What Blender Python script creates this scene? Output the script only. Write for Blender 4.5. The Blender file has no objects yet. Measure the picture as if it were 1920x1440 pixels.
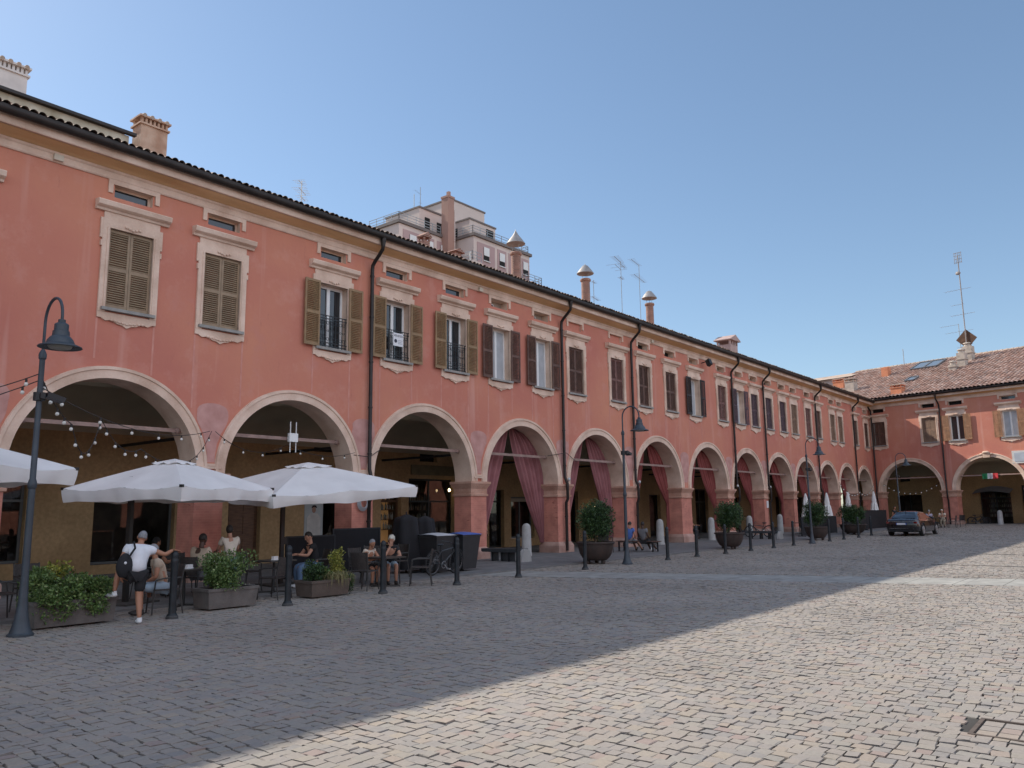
import bpy, bmesh, math, random
import numpy as np
from mathutils import Vector, Matrix
R = math.radians
random.seed(7); rng = np.random.default_rng(7)
C = bpy.context.scene.collection
S = bpy.context.scene

# ------------------------------------------------------------------ camera
YAW, PITCH, ROLL = 0.682229446, 0.157469882, -0.0126639815
cam = bpy.data.cameras.new('camera'); camo = bpy.data.objects.new('camera', cam); C.objects.link(camo)
cy, sy, cp, sp = math.cos(YAW), math.sin(YAW), math.cos(PITCH), math.sin(PITCH)
fw = Vector((cy*cp, sy*cp, sp)); rt = Vector((sy, -cy, 0)); up = rt.cross(fw)
c_, s_ = math.cos(ROLL), math.sin(ROLL)
rt, up = c_*rt + s_*up, -s_*rt + c_*up
m3 = Matrix((rt, up, -fw)).transposed()
camo.matrix_world = Matrix.Translation((0, 0, 1.65)) @ m3.to_4x4()
cam.sensor_width = 36; cam.lens = 1500/1920*36; cam.clip_end = 2000; cam.clip_start = 0.1
S.camera = camo

# ------------------------------------------------------------------ light
SUN = Vector((-0.13, 1.0, 0.808)).normalized()
world = bpy.data.worlds.new('World'); S.world = world; world.use_nodes = True
nt = world.node_tree; bg = nt.nodes['Background']
sky = nt.nodes.new('ShaderNodeTexSky'); sky.sky_type = 'NISHITA'; sky.sun_disc = False
sky.sun_elevation = math.asin(SUN.z); sky.sun_rotation = math.atan2(SUN.x, SUN.y)
sky.altitude = 0; sky.air_density = 1.0; sky.dust_density = 0.3; sky.ozone_density = 1.5
def wn(t, **k):
    q = nt.nodes.new(t)
    for a, v in k.items(): setattr(q, a, v)
    return q
gm = wn('ShaderNodeGamma'); gm.inputs[1].default_value = .82; nt.links.new(sky.outputs[0], gm.inputs[0])
tn = wn('ShaderNodeMix', data_type='RGBA', blend_type='MULTIPLY'); tn.inputs[0].default_value = 1; tn.inputs[7].default_value = (.595, .655, .70, 1); nt.links.new(gm.outputs[0], tn.inputs[6])
# added fill glow in the sky away from the sun, lifts the shaded walls
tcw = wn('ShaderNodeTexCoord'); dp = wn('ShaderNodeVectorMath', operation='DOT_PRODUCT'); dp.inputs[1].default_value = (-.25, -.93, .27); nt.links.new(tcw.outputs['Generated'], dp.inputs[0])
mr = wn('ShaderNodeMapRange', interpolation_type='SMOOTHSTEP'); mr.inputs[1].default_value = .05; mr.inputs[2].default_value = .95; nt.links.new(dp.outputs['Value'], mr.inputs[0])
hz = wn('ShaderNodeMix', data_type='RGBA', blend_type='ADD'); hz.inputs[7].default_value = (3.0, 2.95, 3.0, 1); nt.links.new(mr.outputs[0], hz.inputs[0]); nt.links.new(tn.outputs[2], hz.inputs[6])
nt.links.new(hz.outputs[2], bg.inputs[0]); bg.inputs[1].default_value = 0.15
sl = bpy.data.lights.new('sun', 'SUN'); sl.energy = 3.1; sl.angle = R(0.5); sl.color = (1, .93, .82)
so = bpy.data.objects.new('sun', sl); C.objects.link(so); so.location = (0, 0, 60)
so.rotation_euler = SUN.to_track_quat('Z', 'Y').to_euler()
S.view_settings.view_transform = 'Standard'; S.view_settings.look = 'None'
S.view_settings.exposure = 0.95; S.view_settings.gamma = 1.0

# ------------------------------------------------------------------ materials
MATS = {}
def mat(name, col, rough=.8, var=.12, vs=1.5, bump=0., bs=60., metal=0., spec=.5, col2=None, detail=6, stretch=(1, 1, 1), fine=0.):
    if name in MATS: return MATS[name]
    m = bpy.data.materials.new(name); m.use_nodes = True; n = m.node_tree; L = n.links.new
    b = n.nodes['Principled BSDF']; b.inputs['Roughness'].default_value = rough; b.inputs['Metallic'].default_value = metal
    b.inputs['Specular IOR Level'].default_value = spec
    tc = n.nodes.new('ShaderNodeTexCoord'); mp = n.nodes.new('ShaderNodeMapping'); mp.inputs['Scale'].default_value = stretch
    L(tc.outputs['Object'], mp.inputs[0])
    if var or col2:
        nz = n.nodes.new('ShaderNodeTexNoise'); nz.inputs['Scale'].default_value = vs; nz.inputs['Detail'].default_value = detail
        L(mp.outputs[0], nz.inputs[0])
        rp = n.nodes.new('ShaderNodeValToRGB'); L(nz.outputs[0], rp.inputs[0])
        a = [max(0, c*(1-var)) for c in col]; d = list(col2) if col2 else [min(1, c*(1+var)) for c in col]
        rp.color_ramp.elements[0].position = .32; rp.color_ramp.elements[1].position = .68
        rp.color_ramp.elements[0].color = (*a, 1); rp.color_ramp.elements[1].color = (*d, 1)
        out = rp.outputs[0]
        if fine:
            n2 = n.nodes.new('ShaderNodeTexNoise'); n2.inputs['Scale'].default_value = vs*14; n2.inputs['Detail'].default_value = 5
            L(mp.outputs[0], n2.inputs[0]); mx = n.nodes.new('ShaderNodeMix'); mx.data_type = 'RGBA'; mx.blend_type = 'OVERLAY'
            mx.inputs[0].default_value = fine; L(out, mx.inputs[6]); L(n2.outputs[0], mx.inputs[7]); out = mx.outputs[2]
        L(out, b.inputs['Base Color'])
    else: b.inputs['Base Color'].default_value = (*col, 1)
    if bump:
        nb = n.nodes.new('ShaderNodeTexNoise'); nb.inputs['Scale'].default_value = bs; nb.inputs['Detail'].default_value = 4
        L(tc.outputs['Object'], nb.inputs[0]); bp = n.nodes.new('ShaderNodeBump'); bp.inputs['Strength'].default_value = bump
        bp.inputs['Distance'].default_value = .02; L(nb.outputs[0], bp.inputs['Height']); L(bp.outputs[0], b.inputs['Normal'])
    MATS[name] = m; return m
def node(m, t): return m.node_tree.nodes.new(t)
def bsdf(m): return m.node_tree.nodes['Principled BSDF']

def plaster_mat():
    m = mat('terracotta_plaster', (.50, .158, .112), .9, 0)
    n = m.node_tree; L = n.links.new; b = bsdf(m)
    tc = node(m, 'ShaderNodeTexCoord')
    def noise(sc, det, st=(1, 1, 1), rough=.55):
        mp = node(m, 'ShaderNodeMapping'); mp.inputs['Scale'].default_value = st; L(tc.outputs['Object'], mp.inputs[0])
        z = node(m, 'ShaderNodeTexNoise'); z.inputs['Scale'].default_value = sc; z.inputs['Detail'].default_value = det; z.inputs['Roughness'].default_value = rough
        L(mp.outputs[0], z.inputs[0]); return z.outputs[0]
    r1 = node(m, 'ShaderNodeValToRGB'); L(noise(.28, 5), r1.inputs[0])
    e = r1.color_ramp.elements; e[0].position = .3; e[0].color = (.49, .168, .125, 1); e[1].position = .72; e[1].color = (.60, .25, .155, 1)
    x = r1.color_ramp.elements.new(.5); x.color = (.545, .206, .14, 1)
    # pale worn clouds, rain streaks
    def over(prev, fac_out, lo, hi, colr, amt):
        rr = node(m, 'ShaderNodeValToRGB'); L(fac_out, rr.inputs[0]); rr.color_ramp.elements[0].position = lo; rr.color_ramp.elements[1].position = hi
        mm = node(m, 'ShaderNodeMath'); mm.operation = 'MULTIPLY'; mm.inputs[1].default_value = amt; L(rr.outputs[0], mm.inputs[0])
        mx = node(m, 'ShaderNodeMix'); mx.data_type = 'RGBA'; L(mm.outputs[0], mx.inputs[0]); L(prev, mx.inputs[6]); mx.inputs[7].default_value = (*colr, 1)
        return mx.outputs[2]
    o = over(r1.outputs[0], noise(1.1, 8, rough=.7), .52, .78, (.64, .33, .265), .65)
    o = over(o, noise(.55, 7, rough=.68), .56, .74, (.45, .15, .13), .5)
    o = over(o, noise(2.2, 3, (1, 1, .06)), .58, .8, (.66, .37, .31), .7)
    o = over(o, noise(5, 6, (1, 1, .3), .7), .6, .85, (.33, .12, .095), .7)
    L(o, b.inputs['Base Color'])
    bp = node(m, 'ShaderNodeBump'); bp.inputs['Strength'].default_value = .25; bp.inputs['Distance'].default_value = .02
    L(noise(9, 6), bp.inputs['Height']); L(bp.outputs[0], b.inputs['Normal'])
    return m

def brick_mat(name, c1, c2, mortar, sx, sy_, uv=False, rough=.85, msize=.02, bump=.4, offset=.5):
    m = mat(name, c1, rough, 0); n = m.node_tree; L = n.links.new; b = bsdf(m)
    tc = node(m, 'ShaderNodeTexCoord'); br = node(m, 'ShaderNodeTexBrick')
    if uv: L(tc.outputs['UV'], br.inputs[0])
    else:
        sp_ = node(m, 'ShaderNodeSeparateXYZ'); ad = node(m, 'ShaderNodeMath'); cb = node(m, 'ShaderNodeCombineXYZ')
        L(tc.outputs['Object'], sp_.inputs[0]); L(sp_.outputs[0], ad.inputs[0]); L(sp_.outputs[1], ad.inputs[1])
        L(ad.outputs[0], cb.inputs[0]); L(sp_.outputs[2], cb.inputs[1]); L(cb.outputs[0], br.inputs[0])
    br.inputs['Scale'].default_value = 1; br.inputs['Brick Width'].default_value = sx; br.inputs['Row Height'].default_value = sy_
    br.inputs['Mortar Size'].default_value = msize; br.inputs['Color1'].default_value = (*c1, 1); br.inputs['Color2'].default_value = (*c2, 1)
    br.inputs['Mortar'].default_value = (*mortar, 1); br.offset = offset
    nz = node(m, 'ShaderNodeTexNoise'); nz.inputs['Scale'].default_value = 2.5; nz.inputs['Detail'].default_value = 8; L(tc.outputs['Object'], nz.inputs[0])
    mx = node(m, 'ShaderNodeMix'); mx.data_type = 'RGBA'; mx.blend_type = 'OVERLAY'; mx.inputs[0].default_value = .55
    L(br.outputs[0], mx.inputs[6]); L(nz.outputs[0], mx.inputs[7]); L(mx.outputs[2], b.inputs['Base Color'])
    bp = node(m, 'ShaderNodeBump'); bp.inputs['Strength'].default_value = bump; bp.inputs['Distance'].default_value = .01
    inv = node(m, 'ShaderNodeMath'); inv.operation = 'SUBTRACT'; inv.inputs[0].default_value = 1; L(br.outputs['Fac'], inv.inputs[1])
    L(inv.outputs[0], bp.inputs['Height']); L(bp.outputs[0], b.inputs['Normal'])
    return m
def glass_mat(name, col=(.02, .025, .03), rough=.04):
    m = mat(name, col, rough, 0, spec=.8); return m
def emit_mat(name, col, st):
    m = mat(name, col, .6, 0); b = bsdf(m); b.inputs['Emission Color'].default_value = (*col, 1); b.inputs['Emission Strength'].default_value = st
    return m
def island_mat(name, stops, rough=.85, bump=.3, bs=90, jitter=.12, cloud=.5):
    """each loose piece of the mesh takes its own tone from the ramp"""
    m = mat(name, stops[0][1], rough, 0); n = m.node_tree; L = n.links.new; b = bsdf(m)
    ge = node(m, 'ShaderNodeNewGeometry'); rp = node(m, 'ShaderNodeValToRGB'); L(ge.outputs['Random Per Island'], rp.inputs[0])
    els = rp.color_ramp.elements
    for i, (p, c) in enumerate(stops):
        e = els[i] if i < 2 else els.new(p)
        e.position = p; e.color = (*c, 1)
    tc = node(m, 'ShaderNodeTexCoord'); nz = node(m, 'ShaderNodeTexNoise'); nz.inputs['Scale'].default_value = bs*.4; nz.inputs['Detail'].default_value = 5
    L(tc.outputs['Object'], nz.inputs[0]); n2 = node(m, 'ShaderNodeTexNoise'); n2.inputs['Scale'].default_value = .35; n2.inputs['Detail'].default_value = 5
    L(tc.outputs['Object'], n2.inputs[0])
    mx = node(m, 'ShaderNodeMix'); mx.data_type = 'RGBA'; mx.blend_type = 'OVERLAY'; mx.inputs[0].default_value = jitter*3
    L(rp.outputs[0], mx.inputs[6]); L(nz.outputs[0], mx.inputs[7])
    m2 = node(m, 'ShaderNodeMix'); m2.data_type = 'RGBA'; m2.blend_type = 'OVERLAY'; m2.inputs[0].default_value = cloud
    L(mx.outputs[2], m2.inputs[6]); L(n2.outputs[0], m2.inputs[7]); L(m2.outputs[2], b.inputs['Base Color'])
    if bump:
        nb = node(m, 'ShaderNodeTexNoise'); nb.inputs['Scale'].default_value = bs; L(tc.outputs['Object'], nb.inputs[0])
        bp = node(m, 'ShaderNodeBump'); bp.inputs['Strength'].default_value = bump; bp.inputs['Distance'].default_value = .01
        L(nb.outputs[0], bp.inputs['Height']); L(bp.outputs[0], b.inputs['Normal'])
    return m

PL = plaster_mat()
CREAM = mat('cream_plaster', (.66, .46, .345), .9, .16, 1.4, .12, 30, col2=(.79, .60, .48), fine=.16)
SOFFIT_PL = mat('arch_soffit_plaster', (.42, .34, .26), .9, .1, 1.2, .15, 30, col2=(.5, .42, .33))
OCHRE_C = mat('ochre_cornice', (.70, .42, .20), .9, .15, 1.2, .1, 30, col2=(.80, .53, .29), stretch=(.3, 1, 1))
OCHRE = mat('ochre_wall', (.37, .24, .115), .9, .18, .7, .15, 20, col2=(.46, .305, .155), fine=.4)
VAULT = mat('vault_plaster', (.42, .37, .27), .9, .15, .6, .1, 20)
BRICK = brick_mat('pillar_brick', (.54, .215, .155), (.50, .19, .14), (.55, .235, .175), .25, .065, msize=.006, bump=.15)
def worn_bricks(m):
    n = m.node_tree; L = n.links.new; b = bsdf(m); src = b.inputs['Base Color'].links[0].from_socket
    tc = node(m, 'ShaderNodeTexCoord'); mp = node(m, 'ShaderNodeMapping'); mp.inputs['Scale'].default_value = (3.2, 3.2, 15); L(tc.outputs['Object'], mp.inputs[0])
    z = node(m, 'ShaderNodeTexNoise'); z.inputs['Scale'].default_value = 1; z.inputs['Detail'].default_value = 3; L(mp.outputs[0], z.inputs[0])
    z2 = node(m, 'ShaderNodeTexNoise'); z2.inputs['Scale'].default_value = .45; L(tc.outputs['Object'], z2.inputs[0])
    ad = node(m, 'ShaderNodeMath'); ad.operation = 'ADD'; L(z.outputs[0], ad.inputs[0]); L(z2.outputs[0], ad.inputs[1])
    r = node(m, 'ShaderNodeValToRGB'); r.color_ramp.elements[0].position = 1.24/2; r.color_ramp.elements[1].position = 1.30/2
    h = node(m, 'ShaderNodeMath'); h.operation = 'MULTIPLY'; h.inputs[1].default_value = .5; L(ad.outputs[0], h.inputs[0]); L(h.outputs[0], r.inputs[0])
    mx = node(m, 'ShaderNodeMix'); mx.data_type = 'RGBA'; L(r.outputs[0], mx.inputs[0]); L(src, mx.inputs[6]); mx.inputs[7].default_value = (.30, .10, .07, 1); L(mx.outputs[2], b.inputs['Base Color'])
worn_bricks(BRICK)
CBRICK = brick_mat('chimney_brick', (.30, .11, .07), (.20, .08, .055), (.34, .25, .2), .22, .065, msize=.012)
PATCH = mat('pink_patch', (.50, .25, .215), .9, .12, 3, .2, 30, col2=(.57, .32, .28))
IRON = mat('dark_iron', (.022, .026, .03), .5, .3, 6, .1, 60, metal=.3)
LAMPM = mat('lamp_grey', (.05, .062, .075), .5, .15, 6, metal=.2)
PIPE = mat('pipe_brown', (.028, .022, .02), .45, .3, 3, metal=.4)
TILE_PALE = (.42, .25, .18)
WHITE = mat('white_paint', (.75, .75, .74), .5, .05, 4)
OLIVE = mat('olive_shutter', (.27, .17, .085), .6, .15, 5)
OLIVE2 = mat('grey_olive_shutter', (.29, .205, .13), .6, .15, 5)
BROWN = mat('brown_shutter', (.12, .062, .045), .65, .25, 5, .1, 60)
DARKSH = mat('dark_shutter', (.028, .022, .022), .6, .2, 5)
PURPLE = mat('aubergine_shutter', (.085, .05, .06), .6, .2, 5)
TAN = mat('tan_shutter', (.23, .14, .09), .65, .2, 5)
PINKSH = mat('reddish_shutter', (.17, .08, .065), .65, .25, 5)
GLASS = glass_mat('dark_glass')
STONE = mat('grey_stone', (.30, .29, .27), .85, .15, 5, .2, 60, fine=.3)
SLAB = brick_mat('pavement_slabs', (.17, .165, .16), (.14, .135, .135), (.09, .085, .08), .9, .45, uv=True, msize=.008, bump=.15)
STRIP = brick_mat('pale_slabs', (.31, .30, .27), (.27, .26, .24), (.15, .14, .13), .9, 1.2, uv=True, msize=.006, bump=.1)
DARK = mat('dark_interior', (.012, .011, .01), .9, .2, 3)
STEEL = mat('galvanised', (.35, .36, .37), .45, .1, 5, metal=.7)
ALU = mat('aluminium', (.5, .5, .5), .4, .05, 5, metal=.8)

# ------------------------------------------------------------------ mesh builder
class MB:
    def __init__(s): s.v = []; s.f = []; s.uv = None
    def add(s, v, f):
        o = len(s.v); s.v += [tuple(p) for p in v]; s.f += [tuple(i+o for i in q) for q in f]; return s
    def box(s, x0, x1, y0, y1, z0, z1):
        return s.add([(x0, y0, z0), (x1, y0, z0), (x1, y1, z0), (x0, y1, z0), (x0, y0, z1), (x1, y0, z1), (x1, y1, z1), (x0, y1, z1)],
                     [(0, 3, 2, 1), (4, 5, 6, 7), (0, 1, 5, 4), (1, 2, 6, 5), (2, 3, 7, 6), (3, 0, 4, 7)])
    def obox(s, c, ax, ay, az):
        c = Vector(c); ax, ay, az = Vector(ax), Vector(ay), Vector(az)
        P = [c+i*ax+j*ay+k*az for k in (-1, 1) for i, j in ((-1, -1), (1, -1), (1, 1), (-1, 1))]
        return s.add(P, [(0, 3, 2, 1), (4, 5, 6, 7), (0, 1, 5, 4), (1, 2, 6, 5), (2, 3, 7, 6), (3, 0, 4, 7)])
    def bar(s, a, b, w, h):
        a, b = Vector(a), Vector(b); d = b-a; L = d.length/2; d.normalize()
        u = Vector((0, 0, 1)) if abs(d.z) < .95 else Vector((1, 0, 0))
        side = d.cross(u).normalized(); u = side.cross(d)
        return s.obox((a+b)/2, d*L, side*w/2, u*h/2)
    def tube(s, pts, r, n=8, caps=True):
        pts = [Vector(p) for p in pts]; k = len(pts); rs = r if isinstance(r, (list, tuple)) else [r]*k
        V = []; pu = None
        for i, p in enumerate(pts):
            d = (pts[min(i+1, k-1)]-pts[max(i-1, 0)]).normalized()
            if pu is None: pu = Vector((0, 0, 1)) if abs(d.z) < .9 else Vector((1, 0, 0))
            a = d.cross(pu); 
            if a.length < 1e-6: a = d.orthogonal()
            a.normalize(); b = a.cross(d).normalized(); pu = b
            for j in range(n):
                t = 2*math.pi*j/n; V.append(p+rs[i]*(math.cos(t)*a+math.sin(t)*b))
        F = [(i*n+j, i*n+(j+1) % n, (i+1)*n+(j+1) % n, (i+1)*n+j) for i in range(k-1) for j in range(n)]
        if caps: F += [tuple(range(n))[::-1], tuple((k-1)*n+j for j in range(n))]
        return s.add(V, F)
    def cyl(s, a, b, r0, r1=None, n=12): return s.tube([a, b], [r0, r0 if r1 is None else r1], n)
    def lathe(s, prof, c=(0, 0, 0), n=16):
        V = []; k = len(prof)
        for r, z in prof:
            for j in range(n):
                t = 2*math.pi*j/n; V.append((c[0]+r*math.cos(t), c[1]+r*math.sin(t), c[2]+z))
        F = [(i*n+j, i*n+(j+1) % n, (i+1)*n+(j+1) % n, (i+1)*n+j) for i in range(k-1) for j in range(n)]
        if prof[0][0] > 1e-4: F.append(tuple(range(n))[::-1])
        if prof[-1][0] > 1e-4: F.append(tuple((k-1)*n+j for j in range(n)))
        return s.add(V, F)
    def prism(s, poly, axis, a, b):
        k = len(poly)
        mk = {'x': lambda p, t: (t, p[0], p[1]), 'y': lambda p, t: (p[0], t, p[1]), 'z': lambda p, t: (p[0], p[1], t)}[axis]
        V = [mk(p, a) for p in poly]+[mk(p, b) for p in poly]
        F = [(i, (i+1) % k, k+(i+1) % k, k+i) for i in range(k)]+[tuple(range(k))[::-1], tuple(range(k, 2*k))]
        return s.add(V, F)
    def grid(s, fn, nu, nv):
        V = [fn(i/nu, j/nv) for j in range(nv+1) for i in range(nu+1)]
        return s.add(V, [(j*(nu+1)+i, j*(nu+1)+i+1, (j+1)*(nu+1)+i+1, (j+1)*(nu+1)+i) for j in range(nv) for i in range(nu)])
    def ell(s, c, rx, ry, rz, n=12, m=8):
        V = [(c[0], c[1], c[2]-rz)]
        for i in range(1, m):
            ph = -math.pi/2+math.pi*i/m
            for j in range(n):
                t = 2*math.pi*j/n; V.append((c[0]+rx*math.cos(ph)*math.cos(t), c[1]+ry*math.cos(ph)*math.sin(t), c[2]+rz*math.sin(ph)))
        V.append((c[0], c[1], c[2]+rz)); F = [(0, 1+(j+1) % n, 1+j) for j in range(n)]
        for i in range(m-2):
            for j in range(n): F.append((1+i*n+j, 1+i*n+(j+1) % n, 1+(i+1)*n+(j+1) % n, 1+(i+1)*n+j))
        e = len(V)-1; F += [(e, e-n+j, e-n+(j+1) % n) for j in range(n)]
        return s.add(V, F)
    def xf(s, M):
        s.v = [tuple(M @ Vector(p)) for p in s.v]; return s
    def build(s, name, m, parent=None, smooth=True, angle=40, uvf=None, recalc=True):
        me = bpy.data.meshes.new(name); me.from_pydata(s.v, [], s.f)
        if recalc:
            bm = bmesh.new(); bm.from_mesh(me); bmesh.ops.recalc_face_normals(bm, faces=bm.faces); bm.to_mesh(me); bm.free()
        if uvf:
            ul = me.uv_layers.new(name='UVMap')
            for lp in me.loops: ul.data[lp.index].uv = uvf(s.v[lp.vertex_index])
        if smooth:
            me.shade_smooth(); me.set_sharp_from_angle(angle=R(angle))
        me.materials.append(m)
        o = bpy.data.objects.new(name, me); C.objects.link(o)
        if parent: o.parent = parent
        return o
def tag(o, label=None, cat=None, group=None, kind=None):
    if label: o['label'] = label
    if cat: o['category'] = cat
    if group: o['group'] = group
    if kind: o['kind'] = kind
    return o
def thing(name, label, cat, loc=(0, 0, 0), rz=0, group=None):
    o = bpy.data.objects.new(name, None); C.objects.link(o); o.location = loc; o.rotation_euler = (0, 0, rz)
    o.empty_display_size = .2
    return tag(o, label, cat, group)
def dup(o, loc=None, rz=None, label=None, parent=None):
    c = o.copy(); C.objects.link(c)
    if parent: c.parent = parent
    if loc is not None: c.location = loc
    if rz is not None: c.rotation_euler = (0, 0, rz)
    if label: c['label'] = label
    for ch in list(o.children): dup(ch, parent=c)
    return c
ORD = 'first second third fourth fifth sixth seventh eighth ninth tenth eleventh twelfth thirteenth fourteenth fifteenth sixteenth seventeenth'.split()
def gz(x):
    t = max(0., (x-38)/32); return .26*t**1.3
# ------------------------------------------------------------------ ground
GROUND = mat('joint_sand', (.045, .04, .035), .95, .2, 3)
def gsheet(name, x0, x1, y0, y1, z, m, nx=60, ny=2, kind='structure'):
    g = MB().grid(lambda a, b: (x0+a*(x1-x0), y0+b*(y1-y0), z+gz(x0+a*(x1-x0))), nx, ny)
    o = g.build(name, m, smooth=False, uvf=lambda v: (v[0], v[1])); o['kind'] = kind; return o
gb = MB().grid(lambda a, b: (-300+a*700, -300+b*600, -.034+min(gz(-300+a*700), .3)), 100, 2)
tag(gb.build('ground', GROUND), kind='structure')

def strip_x(y): return 20.85-.318*(y-2)      # pale slab band crossing the square
SETT = island_mat('setts', [(0., (.235, .217, .20)), (.2, (.272, .24, .213)), (.5, (.288, .249, .213)), (.7, (.265, .243, .213)), (.9, (.308, .26, .208)), (1., (.28, .215, .188))], .85, .05, 90, .07, .3)
def setts():
    X = []; x = -5.0
    while x < 70.5:
        w = rng.uniform(.108, .134); y = -7-rng.uniform(0, .15); ys = []
        n = int(22/.08); st = rng.uniform(.088, .134, n); e = y+np.concatenate([[0], np.cumsum(st)])
        yc = (e[:-1]+e[1:])/2; hy = st/2; k = yc < 14.38
        X.append(np.stack([np.full(k.sum(), x+w/2), yc[k], np.full(k.sum(), w/2), hy[k]], 1)); x += w
    A = np.concatenate(X)
    wav = .014*np.sin(A[:, 1]*4.3+A[:, 0]*2.1)+.035*np.sin(A[:, 1]*.9+A[:, 0]*.35)+.03*np.sin(A[:, 1]*.37-A[:, 0]*.8+1)
    keep = np.abs(A[:, 0]-(20.85-.318*(A[:, 1]-2))) > .98
    keep &= ~((A[:, 0] > 6.87) & (A[:, 0] < 7.45) & (A[:, 1] > .70) & (A[:, 1] < 1.36))
    A = A[keep]; wav = wav[keep]; N = len(A)
    cx = A[:, 0]+wav+rng.normal(0, .004, N); cyy = A[:, 1]+.03*np.sin(A[:, 0]*1.1)
    g = rng.uniform(.0028, .0078, N); hx = A[:, 2]-g; hy = A[:, 3]-rng.uniform(.002, .0065, N)
    ang = rng.normal(0, .06, N); h = rng.normal(0, .0028, N); tx = rng.normal(0, .018, N); ty = rng.normal(0, .018, N)
    zt = np.array([gz(v) for v in cx])
    ca, sa = np.cos(ang), np.sin(ang)
    def ring(sc, zoff, tilt, jit):
        out = []
        for i, j in ((-1, -1), (1, -1), (1, 1), (-1, 1)):
            a = i*hx*sc+rng.normal(0, jit, N); b = j*hy*sc+rng.normal(0, jit, N)
            out.append(np.stack([cx+ca*a-sa*b, cyy+sa*a+ca*b, zt+zoff+h+tilt*(tx*a+ty*b)], 1))
        return np.stack(out, 1)
    top = ring(.955, 0., 1, .004); mid = ring(1., -.004, 1, .006); bot = ring(1.0, -.07, 0, .0)
    V = np.concatenate([top, mid, bot], 1).reshape(-1, 3)
    fq = [(0, 1, 2, 3)]+[(4+i, 4+(i+1) % 4, (i+1) % 4, i) for i in range(4)]+[(8+i, 8+(i+1) % 4, 4+(i+1) % 4, 4+i) for i in range(4)]
    F = (np.array(fq)[None]+np.arange(N)[:, None, None]*12).reshape(-1)
    me = bpy.data.meshes.new('plaza_setts'); me.vertices.add(len(V)); me.vertices.foreach_set('co', V.reshape(-1))
    nf = len(F)//4; me.loops.add(len(F)); me.loops.foreach_set('vertex_index', F.astype(np.int32))
    me.polygons.add(nf); me.polygons.foreach_set('loop_start', np.arange(0, len(F), 4, dtype=np.int32)); me.polygons.foreach_set('loop_total', np.full(nf, 4, dtype=np.int32))
    me.update(); me.validate(); me.shade_flat(); me.materials.append(SETT)
    o = bpy.data.objects.new('plaza_setts', me); C.objects.link(o); o['kind'] = 'structure'
setts()
sp = MB()
for i in range(24):
    y0, y1 = -7+i*.9, -7+(i+1)*.9-.012
    if y1 > 14.4: y1 = 14.4
    if y0 > 14.3: break
    sp.add([(strip_x(y0)-.94, y0, -.004), (strip_x(y0)+.94, y0, -.004), (strip_x(y1)+.94, y1, -.004), (strip_x(y1)-.94, y1, -.004)], [(0, 1, 2, 3)])
tag(sp.build('pale_stone_strip', STRIP, smooth=False, uvf=lambda v: (v[0]+.45, v[1])), kind='structure')
dr = MB()
for x0, ya, yb in ((25.6, 5.5, 1.6), (31.6, 5.6, 1.0), (37.4, 5.6, 1.0)):
    dr.obox((x0, (ya+yb)/2, .004+gz(x0)), (.035, 0, 0), (.03*(ya-yb)*0, (ya-yb)/2, 0), (0, 0, .006))
tag(dr.build('dark_ground_lines', mat('dark_line_tone', (.06, .055, .05), .7), smooth=False), kind='structure')  # thin dark strips lying across the setts
gsheet('portico_pavement', -30, 80, 14.5, 24, .035, SLAB, 110, 4)
kb = MB().grid(lambda a, b: (-30+a*110, 14.40+[0, .0, .14][int(round(b*2))], [-.05, .038, .038][int(round(b*2))]+gz(-30+a*110)), 110, 2)
tag(kb.build('kerb', mat('kerb_stone', (.16, .155, .15), .8, .15, 4), smooth=False), kind='structure')

# ------------------------------------------------------------------ facade pieces (local x along the wall, local y into the building)
ZS = 2.68; ZM = 5.45; ZT = 9.9
def wall_cells(mb, u0, u1, z0, z1, holes, y):
    us = sorted({u0, u1, *[h[0] for h in holes], *[h[1] for h in holes]}); zs = sorted({z0, z1, *[h[2] for h in holes], *[h[3] for h in holes]})
    us = [u for u in us if u0 <= u <= u1]; zs = [z for z in zs if z0 <= z <= z1]
    for a, b in zip(us, us[1:]):
        for c, d in zip(zs, zs[1:]):
            m, n = (a+b)/2, (c+d)/2
            if any(h[0] < m < h[1] and h[2] < n < h[3] for h in holes): continue
            mb.add([(a, y, c), (b, y, c), (b, y, d), (a, y, d)], [(0, 1, 2, 3)])
def arch_wall(mb, u0, u1, arches, y):
    e = u0
    for c, r in arches:
        mb.add([(e, y, ZS), (c-r, y, ZS), (c-r, y, ZM), (e, y, ZM)], [(0, 1, 2, 3)])
        n = 32; P = [(c-r*math.cos(math.pi*i/n), ZS+r*math.sin(math.pi*i/n)) for i in range(n+1)]
        for p, q in zip(P, P[1:]): mb.add([(p[0], y, p[1]), (q[0], y, q[1]), (q[0], y, ZM), (p[0], y, ZM)], [(0, 1, 2, 3)])
        e = c+r
    mb.add([(e, y, ZS), (u1, y, ZS), (u1, y, ZM), (e, y, ZM)], [(0, 1, 2, 3)])
def archway(root, c, r):
    mb = MB(); n = 36
    prof = [(r, .75), (r, -.045), (r+.19, -.045), (r+.20, -.075), (r+.27, -.075), (r+.285, .0)]
    mb.grid(lambda a, b: ((lambda rr, y: (c-rr*math.cos(math.pi*a), y, ZS+rr*math.sin(math.pi*a)))(*prof[int(round(b*5))])), n, 5)
    return mb.build('archway', CREAM, root, angle=30)
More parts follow.
